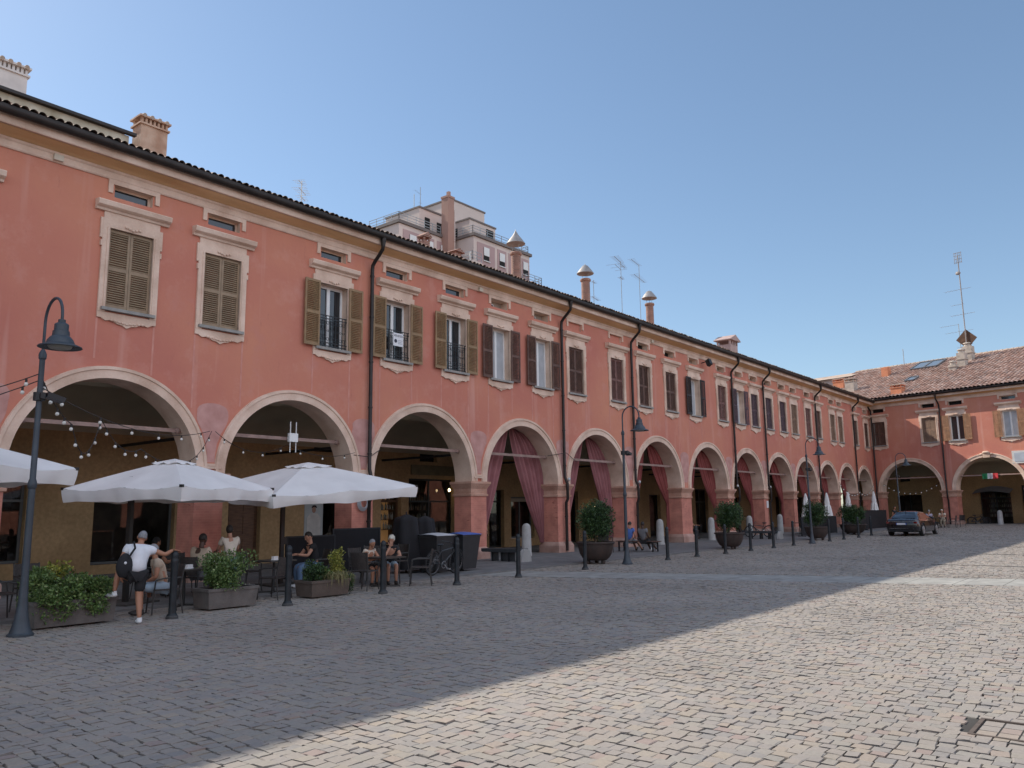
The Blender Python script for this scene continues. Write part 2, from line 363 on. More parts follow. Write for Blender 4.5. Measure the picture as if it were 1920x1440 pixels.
def pillar(root, a, b, base=True):
    w0, w1 = a, b
    p = MB().box(w0, w1, 0, .78, -.05, 2.18).build('pillar', BRICK, root, smooth=False)
    def loop(prof, name, m):
        mb = MB(); V = []
        for o, z in prof: V += [(w0-o, -o, z), (w1+o, -o, z), (w1+o, .78+o, z), (w0-o, .78+o, z)]
        k = len(prof); F = [(i*4+j, i*4+(j+1) % 4, (i+1)*4+(j+1) % 4, (i+1)*4+j) for i in range(k-1) for j in range(4)]
        F += [(0, 3, 2, 1), tuple((k-1)*4+j for j in range(4))]
        return mb.add(V, F).build(name, m, p, smooth=False)
    CAP = mat('capital_plaster', (.50, .26, .18), .9, .15, 2, .2, 30, col2=(.58, .36, .27), fine=.3)
    loop([(.004, 2.17), (.045, 2.18), (.05, 2.24), (.015, 2.26), (.015, 2.42), (.035, 2.46), (.07, 2.52), (.10, 2.58), (.12, 2.60), (.12, 2.675), (.004, 2.68)], 'capital', CAP)
    loop([(.09, -.05), (.09, .30), (.06, .36), (.004, .44)], 'plinth', mat('pillar_foot', (.40, .22, .17), .9, .2, 2, .2, 30, col2=(.50, .33, .27)))
    return p
def louver(mb, x0, x1, y0, z0, z1, pitch=.052, th=.035):
    st = .055; ym = y0+th
    mb.box(x0, x0+st, y0, ym, z0, z1); mb.box(x1-st, x1, y0, ym, z0, z1)
    zm = z0+(z1-z0)*.5
    for za, zb in ((z0, z0+.09), (zm-.045, zm+.045), (z1-.07, z1)): mb.box(x0+st, x1-st, y0, ym, za, zb)
    for za, zb in ((z0+.09, zm-.045), (zm+.045, z1-.07)):
        n = max(2, int((zb-za)/pitch)); dz = (zb-za)/n
        for i in range(n):
            zc = za+(i+.5)*dz
            mb.obox(((x0+x1)/2, y0+th*.5, zc), ((x1-x0)/2-st, 0, 0), (0, .017, .018*(dz/.052)), (0, -.004, .004))
def shutter_panel(root, x0, x1, y0, z0, z1, m, pitch, label=None, planks=False):
    mb = MB(); louver(mb, x0, x1, y0, z0, z1, pitch)
    o = mb.build('shutter', m, root, smooth=False)
    if label: o['label'] = label
    return o
def window(root, uc, shut, m, w=1.05, z0=6.42, z1=8.32, rail=False, pitch=.052, ajar=0., curtain=None, one_open=False, near=True, glass=True):
    h = w/2; s = MB()
    j0, j1 = h, h+.165
    s.box(uc-j1, uc-j0, -.055, .02, 6.30, z1); s.box(uc+j0, uc+j1, -.055, .02, 6.30, z1)
    s.box(uc-j1, uc+j1, -.055, .02, z1, 8.53); s.box(uc-j1+.02, uc+j1-.02, -.035, .02, 8.53, 8.71)
    s.box(uc-j1, uc+j1, -.045, .02, 6.16, 6.30)
    for d in (-1, 1):                                   # little ears at the head of the jambs and inner fillets
        e0, e1 = sorted((uc+d*j1, uc+d*(j1+.05))); s.box(e0, e1, -.05, .02, 8.05, 8.53)
        s.box(min(uc+d*(j0+.03), uc+d*(j0+.06)), max(uc+d*(j0+.03), uc+d*(j0+.06)), -.072, -.055, 6.42, z1)
        s.box(min(uc+d*(j1+.0), uc+d*(j1+.035)), max(uc+d*j1, uc+d*(j1+.035)), -.065, .02, 7.85, 7.98)
    for a, b in (((uc-h, 6.40), (uc-h, z1)), ((uc+h, z1), (uc+h, 6.40)), ((uc-h, z1), (uc+h, z1))):    # reveals
        s.add([(a[0], 0.0, a[1]), (b[0], 0.0, b[1]), (b[0], .34, b[1]), (a[0], .34, a[1])], [(0, 1, 2, 3)])
    ap = [(-.62, 6.165), (-.5, 6.10), (-.36, 6.13), (-.22, 6.06), (-.1, 6.04), (0, 5.985), (.1, 6.04), (.22, 6.06), (.36, 6.13), (.5, 6.10), (.62, 6.165)]
    s.prism([(uc+a, b) for a, b in ap], 'y', -.05, .02)
    if near:
        for i in range(5): s.ell((uc-.16+.08*i, -.07, 8.41-.02*(2-abs(i-2))), .04, .03, .035, 8, 5)
        for i in range(9): s.ell((uc-.36+.09*i, -.055, 6.13-.05*(1-abs(i-4)/4)), .05, .025, .03, 8, 5)
    win = s.build('window', CREAM, root, smooth=False)
    hd = MB().prism([(.02, 8.70), (-.07, 8.70), (-.09, 8.75), (-.16, 8.78), (-.19, 8.80), (-.215, 8.895), (-.20, 8.92), (.02, 8.95)], 'x', uc-.88, uc+.88)
    hd.build('hood', CREAM, win, smooth=False)
    MB().box(uc-.63, uc+.63, -.13, .1, 6.335, 6.405).build('sill', STONE, win, smooth=False)
    if shut == 'closed':
        y = .03
        shutter_panel(win, uc-h+.005, uc-.004, y, z0, z1-.01, m, pitch)
        if one_open:
            shutter_panel(win, uc+.10, uc+h-.005, y+.05, z0, z1-.01, m, pitch)
            MB().box(uc-h, uc+h, .2, .22, 6.4, z1).build('pane', GLASS, win, smooth=False)
        else: shutter_panel(win, uc+.004, uc+h-.005, y, z0, z1-.01, m, pitch)
    else:
        for d in (-1, 1):
            a, b = sorted((uc+d*(h+.01), uc+d*(h+.01+h)))
            shutter_panel(win, a, b, -.125, z0-.02, z1+.02, m, pitch)
        f = MB(); y = .22
        f.box(uc-h, uc-h+.07, y, y+.06, 6.4, z1); f.box(uc+h-.07, uc+h, y, y+.06, 6.4, z1); f.box(uc-h+.07, uc+h-.07, y, y+.06, z1-.08, z1)
        f.box(uc-h+.07, uc+h-.07, y, y+.06, 6.4, 6.5); f.box(uc-.055, uc+.055, y-.012, y+.05, 6.5, z1-.08)
        f.build('casement', WHITE, win, smooth=False)
        for d in (-1, 1):
            a, b = sorted((uc+d*.055, uc+d*(h-.07))); MB().add([(a, y+.03, 6.5), (b, y+.03, 6.5), (b, y+.03, z1-.08), (a, y+.03, z1-.08)], [(0, 1, 2, 3)]).build('pane', GLASS if glass else PANE_PALE, win, smooth=False)
        if rail:
            r = MB(); yr = -.02
            for z in (6.47, 6.56, 7.28, 7.37): r.bar((uc-h, yr, z), (uc+h, yr, z), .022, .022)
            for i in range(9):
                x = uc-h+.06+i*(w-.12)/8; r.bar((x, yr, 6.42), (x, yr, 7.37), .016, .016)
                if i < 8:
                    xm = x+(w-.12)/16
                    for zc, rr in ((6.68, .045), (7.16, .045), (6.92, .03)):
                        r.tube([(xm+rr*math.cos(t), yr, zc+rr*math.sin(t)) for t in [k*math.pi/5 for k in range(11)]], .007, 5)
            r.build('balcony_rail', IRON, win, smooth=False)
    return win
PANE_PALE = mat('curtained_pane', (.42, .45, .48), .12, .1, 3, spec=.6)
def attic(root, uc, kind, w=.90, z0=9.10, z1=9.40):
    h = w/2; s = MB(); dp = .30
    s.box(uc-h-.16, uc+h+.16, -.04, .02, z1, z1+.155)
    for d in (-1, 1): a, b = sorted((uc+d*(h+.05), uc+d*(h+.16))); s.box(a, b, -.04, .02, z0+.08, z1)
    REV = mat('attic_reveal', (.36, .30, .25), .9, .15, 3)
    for a, b in (((uc-h, z0), (uc-h, z1)), ((uc+h, z1), (uc+h, z0)), ((uc-h, z1), (uc+h, z1)), ((uc-h, z0), (uc+h, z0))):
        s.add([(a[0], 0, a[1]), (b[0], 0, b[1]), (b[0], dp, b[1]), (a[0], dp, a[1])], [(0, 1, 2, 3)])
    o = s.build('attic_window', CREAM, root, smooth=False)
    if kind == 'blind': MB().add([(uc-h, .07, z0), (uc+h, .07, z0), (uc+h, .07, z1), (uc-h, .07, z1)], [(0, 1, 2, 3)]).build('infill', PL, o, smooth=False)
    elif kind == 'glass':
        f = MB(); y = .16; f.box(uc-h, uc+h, y, y+.05, z1-.05, z1); f.box(uc-h, uc+h, y, y+.05, z0, z0+.04); f.box(uc-h, uc-h+.045, y, y+.05, z0+.04, z1-.05); f.box(uc+h-.045, uc+h, y, y+.05, z0+.04, z1-.05)
        f.build('frame', CREAM, o, smooth=False)
        MB().add([(uc-h+.045, y+.025, z0+.04), (uc+h-.045, y+.025, z0+.04), (uc+h-.045, y+.025, z1-.05), (uc-h+.045, y+.025, z1-.05)], [(0, 1, 2, 3)]).build('pane', GLASS, o, smooth=False)
    else:
        MB().add([(uc-h, dp, z0), (uc+h, dp, z0), (uc+h, dp, z1), (uc-h, dp, z1)], [(0, 1, 2, 3)]).build('pane', DARK if kind == 'dark' else REV, o, smooth=False)
        if kind == 'part':
            f = MB(); f.box(uc-h, uc-h+.35, .2, .24, z0, z0+.16); f.build('frame', WHITE, o, smooth=False)
            MB().box(uc-h+.03, uc-h+.31, .19, .2, z0+.03, z0+.13).build('pane', DARK, o, smooth=False)
    return o
def downpipe(root, u, zb=.1, funnel=True, jog=False):
    mb = MB()
    if funnel: mb.lathe([(.06, -.30), (.075, -.16), (.10, 0), (.10, .02)], (u, -.60, 10.06), 10)
    pts = [(u, -.60, 9.78), (u, -.58, 9.68), (u, -.42, 9.52), (u, -.25, 9.38), (u, -.13, 9.24), (u, -.115, 9.1)]
    pts += [(u, -.115, 2.95), (u+(.05 if jog else 0), -.20, 2.70), (u+(.05 if jog else 0), -.20, 2.1), (u+(.05 if jog else 0), -.12, 1.95), (u+(.05 if jog else 0), -.12, zb)]
    mb.tube(pts, .058, 10)
    for z in (8.9, 7.6, 6.2, 4.8, 3.4, 1.4): mb.lathe([(.06, -.03), (.072, -.025), (.072, .025), (.06, .03)], (u+(.05 if jog and z < 2 else 0), -.115, z), 10)
    return mb.build('downpipe', PIPE, root)
def cornice(root, u0, u1):
    MB().prism([(0.02, 9.50), (-.035, 9.50), (-.055, 9.53), (-.055, 9.66), (-.085, 9.69), (-.085, 9.735), (.02, 9.74)], 'x', u0, u1).build('frieze_band', CREAM, root, smooth=False)
    MB().prism([(.02, 9.74), (-.11, 9.74), (-.13, 9.755), (-.22, 9.77), (-.34, 9.80), (-.43, 9.835), (.02, 9.85)], 'x', u0, u1).build('cornice_soffit', OCHRE_C, root, angle=60)
    MB().prism([(.02, 9.85), (-.49, 9.84), (-.50, 9.86), (-.52, 10.05), (.02, 10.06)], 'x', u0, u1).build('cornice', CREAM, root, smooth=False)
    poly = [(-.62+.095*math.cos(t), 10.10+.11*math.sin(t)) for t in [math.pi+math.pi*k/8 for k in range(9)]]+[(-.525+.0, 10.15), (-.54, 10.15), (-.54, 10.13), (-.70, 10.13), (-.70, 10.15), (-.717, 10.15)]
    return MB().prism(poly[:9]+[(-.525, 10.16), (-.717, 10.16)], 'x', u0, u1).build('gutter', PIPE, root, angle=30)
def tile_mat(name, stops, bump=.1):
    m = mat(name, stops[0][1], .9, 0); n = m.node_tree; L = n.links.new
    tc = node(m, 'ShaderNodeTexCoord'); fl = node(m, 'ShaderNodeVectorMath'); fl.operation = 'FLOOR'; L(tc.outputs['UV'], fl.inputs[0])
    wn = node(m, 'ShaderNodeTexWhiteNoise'); wn.noise_dimensions = '2D'; L(fl.outputs[0], wn.inputs[0])
    rp = node(m, 'ShaderNodeValToRGB'); L(wn.outputs[0], rp.inputs[0])
    for i, (p, c) in enumerate(stops):
        e = rp.color_ramp.elements[i] if i < 2 else rp.color_ramp.elements.new(p)
        e.position = p; e.color = (*c, 1)
    nz = node(m, 'ShaderNodeTexNoise'); nz.inputs['Scale'].default_value = 1.4; nz.inputs['Detail'].default_value = 8; L(tc.outputs['Object'], nz.inputs[0])
    mx = node(m, 'ShaderNodeMix'); mx.data_type = 'RGBA'; mx.blend_type = 'OVERLAY'; mx.inputs[0].default_value = .6
    L(rp.outputs[0], mx.inputs[6]); L(nz.outputs[0], mx.inputs[7]); L(mx.outputs[2], bsdf(m).inputs['Base Color'])
    return m
TILES = tile_mat('roof_tiles', [(0, (.25, .15, .115)), (.3, (.31, .185, .14)), (.55, (.36, .225, .175)), (.8, (.40, .285, .235)), (1, (.26, .18, .15))])
OLDTILE = tile_mat('old_roof_tiles', [(0, (.12, .08, .06)), (.3, (.20, .12, .09)), (.6, (.30, .20, .15)), (.85, (.42, .32, .25)), (1, (.10, .08, .065))])
def tiles(root, u0, u1, y0, z0, y1, z1, m, pitch=.21, course=.36, name='roof', ht=1.):
    L = math.hypot(y1-y0, z1-z0); nr = max(1, int(L/course)); nt_ = int((u1-u0)/pitch); ns = 6
    dy, dz = (y1-y0)/L, (z1-z0)/L; V = []; F = []; UV = []
    ph = [math.pi*k/ns for k in range(ns)]
    cols = nt_*ns+1; jit = rng.normal(0, .008, (nr, nt_+1)); jl = rng.normal(0, .02, (nr, nt_+1))
    for r in range(nr):
        base = len(V)
        for e in (0, 1, 2):
            for i in range(cols):
                t = i//ns; k = i % ns; u = u0+(i/ns)*pitch
                hgt = .075*ht*math.sin(math.pi*k/ns)**.7 if k else 0.
                s0 = r*L/nr+(jl[r, t] if k else 0); s1 = (r+1)*L/nr+.03
                s = (s0, s0, s1)[e]; off = ((.0, .03+hgt*1.35+jit[r, t], .0+hgt*1.15+jit[r, t]*.5))[e] if e else -.02
                V.append((u, y0+dy*s-dz*off, z0+dz*s+dy*off)); UV.append((t+.5 if k else t+.5, r+.5))
        for e in ((0, 1) if r else (1,)):
            for i in range(cols-1): a = base+e*cols+i; F.append((a, a+1, a+cols+1, a+cols))
    mb = MB(); mb.v = V; mb.f = F
    me = bpy.data.meshes.new(name); me.from_pydata(V, [], F); ul = me.uv_layers.new(name='UVMap')
    li = np.zeros(len(me.loops), dtype=np.int32); me.loops.foreach_get('vertex_index', li)
    # a face takes its left vertex's tile
    uvs = np.array(UV); fu = np.repeat(li.reshape(-1, 4)[:, 0], 4); ul.data.foreach_set('uv', uvs[fu].astype(np.float32).reshape(-1))
    me.shade_smooth(); me.set_sharp_from_angle(angle=R(60)); me.materials.append(m)
    o = bpy.data.objects.new(name, me); C.objects.link(o)
    if root: o.parent = root
    return o
def vault(root, bays, depth=5.0):
    """groin vault over every bay of the walk"""
    mb = MB()
    for a, b in bays:
        c, r = (a+b)/2, (b-a)/2; y0, y1 = .75, depth; yc, hy = (y0+y1)/2, (y1-y0)/2
        def f(s, t):
            x = a+s*(b-a); y = y0+t*(y1-y0)
            h1 = 2.75+2.4*math.sqrt(max(0, 1-((x-c)/r)**2))-.75*(y-y0); h2 = 4.0+1.15*math.sqrt(max(0, 1-((y-yc)/hy)**2))
            return (x, y, max(h1, h2))
        mb.grid(f, 16, 16)
    return mb.build('vault', VAULT, root, angle=50)
def tie_rod(root, c, r, z=3.72):
    w = math.sqrt(r*r-(z-ZS)**2)
    mb = MB().box(c-w, c+w, .30, .35, z-.045, z+.045)
    for d in (-1, 1): mb.ell((c+d*(w-.08), .325, z), .09, .07, .08, 8, 6)
    return mb.build('tie_rod', mat('painted_iron', (.30, .20, .17), .6, .2, 5), root, smooth=False)
def text_mesh(s, size, m, parent, loc, rot, name='lettering', ext=.002, align='CENTER', label=None):
    cu = bpy.data.curves.new(name, 'FONT'); cu.body = s; cu.size = size; cu.extrude = ext; cu.align_x = align; cu.align_y = 'CENTER'
    t = bpy.data.objects.new(name, cu); C.objects.link(t); bpy.context.view_layer.update()
    me = bpy.data.meshes.new_from_object(t.evaluated_get(bpy.context.evaluated_depsgraph_get())); bpy.data.objects.remove(t); bpy.data.curves.remove(cu)
    me.materials.clear(); me.materials.append(m); me.name = name
    o = bpy.data.objects.new(name, me); C.objects.link(o); o.parent = parent; o.location = loc; o.rotation_euler = rot
    if label: o['label'] = label
    return o
def clear_glass():
    m = bpy.data.materials.new('shop_glass'); m.use_nodes = True; n = m.node_tree; n.nodes.clear()
    o = n.nodes.new('ShaderNodeOutputMaterial'); mx = n.nodes.new('ShaderNodeMixShader'); t = n.nodes.new('ShaderNodeBsdfTransparent'); g = n.nodes.new('ShaderNodeBsdfGlossy'); f = n.nodes.new('ShaderNodeMath'); lw = n.nodes.new('ShaderNodeLayerWeight'); lw.inputs[0].default_value = .5; pw = n.nodes.new('ShaderNodeMath'); pw.operation = 'POWER'; pw.inputs[1].default_value = 4; n.links.new(lw.outputs['Facing'], pw.inputs[0]); f.operation = 'MULTIPLY_ADD'; f.inputs[1].default_value = .9; f.inputs[2].default_value = .05; n.links.new(pw.outputs[0], f.inputs[0])
    g.inputs['Roughness'].default_value = .02; t.inputs[0].default_value = (.8, .82, .82, 1)
    n.links.new(f.outputs[0], mx.inputs[0]); n.links.new(t.outputs[0], mx.inputs[1]); n.links.new(g.outputs[0], mx.inputs[2]); n.links.new(mx.outputs[0], o.inputs[0]); return m
CLEAR = clear_glass()
# ------------------------------------------------------------------ long arcade building (facade at y = 18.59)
FY = 18.59
A1 = [(-6.9, 2.1), (-1.85, 2.1), (3.2, 2.1), (8.35, 2.1), (13.3, 2.08), (18.38, 2.2), (23.5, 2.12), (28.58, 2.12), (33.8, 2.14), (39.15, 2.15), (44.2, 2.10), (49.05, 2.08), (53.7, 2.0), (58.15, 1.95), (62.55, 1.95), (66.9, 1.9)]
UE = 69.6
arc = thing('arcade_building', 'long terracotta arcaded building running from left edge to the far corner', 'building', (0, FY, 0), 0)
W1 = [(-.3, 'closed', OLIVE2, 'glass'), (4.85, 'closed', OLIVE2, 'glass'), (8.52, 'closed', OLIVE2, 'glass'), (10.92, 'closed', OLIVE2, 'glass'), (14.52, 'open', OLIVE, 'glass'), (17.06, 'open', OLIVE, 'glass'), (19.78, 'open', OLIVE, 'glass'), (22.2, 'open', BROWN, 'part'), (24.77, 'open', BROWN, 'part'), (27.1, 'closed', BROWN, 'blind'), (30.3, 'closed', PINKSH, 'blind'), (32.72, 'half', BROWN, 'dark'), (35.3, 'closed', BROWN, 'dark'), (37.88, 'open', DARKSH, 'empty'), (41.17, 'closed', PINKSH, 'empty'), (43.5, 'open', PURPLE, 'empty'), (45.65, 'closed', PURPLE, 'empty'), (47.85, 'closed', PURPLE, 'dark'), (50.15, 'closed', PURPLE, 'dark'), (52.15, 'closed', TAN, 'dark'), (54.8, 'closed', PINKSH, 'dark'), (56.8, 'closed', BROWN, 'dark'), (59.9, 'closed', TAN, 'dark'), (61.7, 'closed', TAN, 'dark'), (65.4, 'closed', BROWN, 'dark'), (68.3, 'closed', BROWN, 'dark')]
SEAM = mat('pale_plaster_seam', (.59, .245, .19), .9, .1, 4, .2, 20, col2=(.62, .30, .24))
def facade(root, u0, u1, arches, wins, aw=.92):
    mb = MB(); holes = []
    for w in wins:
        holes.append((w[0]-.525, w[0]+.525, 6.40, 8.32)); holes.append((w[0]-aw/2, w[0]+aw/2, 9.10, 9.40))
    wall_cells(mb, u0, u1, ZM, ZT, holes, 0); arch_wall(mb, u0, u1, arches, 0); arch_wall(mb, u0, u1, arches, .75)
    mb.add([(u0, .75, ZM), (u1, .75, ZM), (u1, .75, 10), (u0, .75, 10)], [(0, 1, 2, 3)])
    mb.build('wall', PL, root, smooth=False, recalc=False)
    for c, r in arches: archway(root, c, r)
    for (c, r), (c2, r2) in zip(arches, arches[1:]): pillar(root, c+r, c2-r2)
    cornice(root, u0, u1)
facade(arc, -30, UE, A1, W1)
pillar(arc, 68.8, UE+.0)
for w in W1:
    u, sh, m, at = w; far = u > 40
    win = window(arc, u, 'closed' if sh == 'half' else sh, m, rail=m is OLIVE, pitch=.052 if u < 40 else .075, one_open=sh == 'half', near=u < 42, glass=u < 21)
    attic(arc, u, at, .92)
    if u < 40 and u > 4:
        for d in (-1, 1):
            x = u+d*.67; ends = [ZS+math.sqrt((r+.29)**2-(x-c)**2) for c, r in A1 if abs(x-c) < r+.29]; zb = max(ends+[ZS+.6])+.02
            MB().box(x-.022, x+.022, -.004, .01, zb+random.uniform(0, .25), 6.16).build('pale_seam', SEAM, arc, smooth=False)
for u in (15.93, 25.98, 31.45, 42.36, 46.9, 56.15, 64.75): downpipe(arc, u, jog=u > 20)
for (c, r), (c2, r2) in list(zip(A1, A1[1:]))[2:13]:                       # pale replastered shields between the arches
    m = (c+r+c2-r2)/2; P = []
    zs = [2.95+.12*i for i in range(12)]
    hw = [max(.12, min(.43, (c2-c)/2-math.sqrt(max(.01, (r+.33)**2-(z-ZS)**2)) if z-ZS < r+.3 else .43)) for z in zs]
    top = [(.40*math.cos(t), .16*math.sin(t)+zs[-1]+.02) for t in [math.pi*k/8 for k in range(1, 8)]]
    P = [(m+w+random.uniform(-.02, .02), z) for w, z in zip(hw, zs)]+[(m+a, b) for a, b in top]+[(m-w+random.uniform(-.02, .02), z) for w, z in list(zip(hw, zs))[::-1]]
    MB().prism(P, 'y', -.006, .01).build('plaster_patch', PATCH, arc, smooth=False)
    if m < 26: 
        for k in (0, 1): MB().box(m-.22-.06*k, m+.22+.06*k, -.05-.02*k, .01, 2.86-.07*k, 2.92-.07*k).build('console_moulding', CREAM, arc, smooth=False)
# roof: tiled eaves courses, then the rest of the slope
tiles(arc, -30, UE+.6, -.74, 10.125, .62, 10.62, OLDTILE, name='eaves_tiles', ht=.6, pitch=.175)
MB().add([(-30, -.66, 10.12), (UE+.6, -.66, 10.12), (UE+.6, .62, 10.58), (-30, .62, 10.58), (-30, .62, 10.3), (UE+.6, .62, 10.3)], [(0, 1, 2, 3), (3, 2, 5, 4)]).build('eaves_shade_sheet', DARK, arc, smooth=False)  # near-black sheet, puts shade into the hollow tile ends by colour
rf = MB().add([(-30, .55, 10.60), (UE+8, .55, 10.60), (UE+8, 7, 12.45), (-30, 7, 12.45), (-30, 13, 10.4), (UE+8, 13, 10.4)], [(0, 1, 2, 3), (3, 2, 5, 4)]).build('roof', mat('far_roof', (.27, .16, .12), .9, .3, 4), arc, smooth=False)
MB().add([(-30, 13, 0), (UE, 13, 0), (UE, 13, 10.4), (-30, 13, 10.4), (-30, 0, 0), (-30, 0, 10), (-30, 7, 12.45)], [(0, 1, 2, 3), (0, 4, 5, 6, 3)]).build('rear_wall', PL, arc, smooth=False)
# set-back attic storey at the left
at = MB(); at.add([(-30, 2.9, 10.9), (9.6, 2.9, 10.9), (9.6, 2.9, 12.14), (-30, 2.9, 12.14), (9.6, 9, 10.9), (9.6, 9, 12.14)], [(0, 1, 2, 3), (1, 4, 5, 2)])
ato = at.build('attic_storey', mat('weathered_cream', (.50, .42, .28), .9, .3, 2, .2, 20, col2=(.62, .56, .44)), arc, smooth=False)
MB().box(-30, 9.75, 2.76, 2.90, 12.15, 12.23).build('gutter', PIPE, ato, smooth=False)
MB().add([(-30, 2.78, 12.24), (9.75, 2.78, 12.24), (9.75, 9, 14), (-30, 9, 14)], [(0, 1, 2, 3)]).build('roof', OLDTILE, ato, smooth=False)

# walk under the arches
D_IN = 5.0
def inner(root, u0, u1, holes, m):
    mb = MB(); wall_cells(mb, u0, u1, -.1, 5.6, [h[:4] for h in holes], D_IN)
    for h in holes:
        a, b, z0, z1 = h[:4]
        for p, q in (((a, z0), (a, z1)), ((a, z1), (b, z1)), ((b, z1), (b, z0))):
            mb.add([(p[0], D_IN, p[1]), (q[0], D_IN, q[1]), (q[0], D_IN+.3, q[1]), (p[0], D_IN+.3, p[1])], [(0, 1, 2, 3)])
    mb.build('arcade_inner_wall', m, root, smooth=False, recalc=False)
FRAME_G = mat('grey_shop_frame', (.10, .105, .10), .5, .1, 4); FRAME_D = mat('dark_shop_frame', (.02, .022, .02), .4, .2, 4); WOOD = mat('shop_wood', (.12, .06, .03), .6, .3, 4, stretch=(1, 1, 6))
BOT = island_mat('bottles', [(0, (.02, .05, .03)), (.3, (.25, .22, .12)), (.55, (.05, .02, .01)), (.8, (.45, .40, .3)), (1, (.3, .12, .03))], .2, 0)
def shop(root, h, kind):
    a, b, z0, z1 = h[:4]; y = D_IN+.2
    fr = {'window': FRAME_G, 'dark': FRAME_D, 'door': WOOD, 'bottles': WOOD, 'cafe': FRAME_D, 'blind': FRAME_G}[kind]
    f = MB(); t = .07
    f.box(a, a+t, y, y+.06, z0, z1); f.box(b-t, b, y, y+.06, z0, z1); f.box(a+t, b-t, y, y+.06, z1-t, z1); f.box(a+t, b-t, y, y+.06, z0, z0+t)
    n = max(1, round((b-a)/1.1))
    for i in range(1, n): x = a+(b-a)*i/n; f.box(x-.035, x+.035, y, y+.06, z0+t, z1-t)
    if z1 > 2.5: f.box(a+t, b-t, y-.005, y+.05, 2.05, 2.12)
    o = f.build('shop_front', fr, root, smooth=False)
    if kind == 'door':
        d = MB().box(a+t, b-t, y+.02, y+.05, z0+t, z1-t)
        for i in range(2):
            for j in range(3): xa = a+t+.08+i*(b-a-2*t)/2; d.box(xa, xa+(b-a)/2-.22, y, y+.02, z0+.25+j*.72, z0+.8+j*.72)
        d.build('door_leaf', WOOD, o, smooth=False); return o
    MB().add([(a+t, y+.03, z0+t), (b-t, y+.03, z0+t), (b-t, y+.03, z1-t), (a+t, y+.03, z1-t)], [(0, 1, 2, 3)]).build('pane', CLEAR, o, smooth=False)
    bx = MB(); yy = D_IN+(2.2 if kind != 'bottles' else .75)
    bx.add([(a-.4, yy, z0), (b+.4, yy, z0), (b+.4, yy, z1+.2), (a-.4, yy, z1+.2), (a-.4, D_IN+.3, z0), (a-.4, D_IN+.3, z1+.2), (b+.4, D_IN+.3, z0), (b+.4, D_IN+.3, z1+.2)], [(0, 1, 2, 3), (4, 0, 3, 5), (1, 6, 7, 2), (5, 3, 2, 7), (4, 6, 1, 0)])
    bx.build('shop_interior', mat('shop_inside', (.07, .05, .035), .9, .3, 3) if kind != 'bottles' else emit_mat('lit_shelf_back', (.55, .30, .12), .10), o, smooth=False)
    if kind in ('bottles', 'cafe'):
        sh = MB(); bt = MB(); ys = D_IN+.45 if kind == 'bottles' else D_IN+1.7
        zz = [z0+.55+.38*i for i in range(int((z1-z0-.5)/.38))]
        for z in zz:
            sh.box(a, b, ys-.12, ys+.12, z-.02, z); x = a+.06
            while x < b-.05:
                r = random.uniform(.028, .042); hh = random.uniform(.2, .31)
                bt.lathe([(r, 0), (r, hh*.62), (r*.4, hh*.78), (r*.36, hh)], (x, ys+random.uniform(-.05, .05), z), 7); x += r*2+random.uniform(.01, .06)
        sh.build('shelf', WOOD, o, smooth=False); bt.build('bottles', BOT, o)
    if kind == 'blind':
        MB().box(a+t, b-t, y-.02, y+.0, z1-.22, z1-t).build('blind', mat('blind', (.35, .30, .22), .8), o, smooth=False)
    return o
HOLES1 = [((.6, 2.2, .1, 2.5), 'dark'), ((3.4, 5.6, .5, 2.5), 'window'), ((6.9, 8.5, .45, 2.6), 'window'), ((10.25, 12.65, .3, 2.6), 'window'), ((14.45, 15.65, .05, 2.5), 'door'), ((17.4, 18.95, .3, 2.35), 'dark'), ((20.95, 22.0, .45, 2.7), 'bottles'), ((22.4, 25.05, .05, 3.0), 'cafe'), ((27.3, 28.35, .05, 2.6), 'dark'), ((28.85, 30.6, .4, 2.3), 'blind'), ((33.2, 34.3, .05, 2.6), 'dark'), ((36.2, 38.4, .3, 2.5), 'window'), ((41.6, 42.9, .05, 2.5), 'dark'), ((43.6, 45.1, .8, 2.2), 'blind'), ((47.5, 49.3, .05, 2.9), 'cafe'), ((53.2, 54.4, .05, 2.4), 'dark'), ((56.5, 58.5, .3, 2.5), 'window'), ((61, 62.2, .05, 2.5), 'dark'), ((65.5, 67.5, .3, 2.5), 'window'), ((70.3, 71.6, .05, 2.5), 'dark')]
UPH = [(17.75, 18.8, 3.85, 4.75), (23.0, 24.0, 3.7, 4.75)]
inner(arc, -30, UE+6.5, [h for h, k in HOLES1]+UPH, OCHRE)
for h, k in HOLES1: shop(arc, h, k)
for a, b, z0, z1 in UPH:
    o = MB().box(a, b, D_IN+.25, D_IN+.28, z0, z1).build('mezzanine_window', DARK, arc, smooth=False)
    fr = MB()
    for i in range(4): x = a+(b-a)*i/3; fr.box(x-.02, x+.02, D_IN+.2, D_IN+.25, z0, z1)
    fr.build('grille', IRON, o, smooth=False)
bays = []
e = [(A1[i][0]+A1[i][1]+A1[i+1][0]-A1[i+1][1])/2 for i in range(len(A1)-1)]
bays = list(zip(e, e[1:]+[UE-.2]))+[(UE-.2, UE+5.4)]
vault(arc, bays)
for c, r in A1[2:]: tie_rod(arc, c, r)
for u in e[1:]: MB().box(u-.03, u+.03, .78, D_IN, 3.62, 3.70).build('cross_tie', IRON, arc, smooth=False)
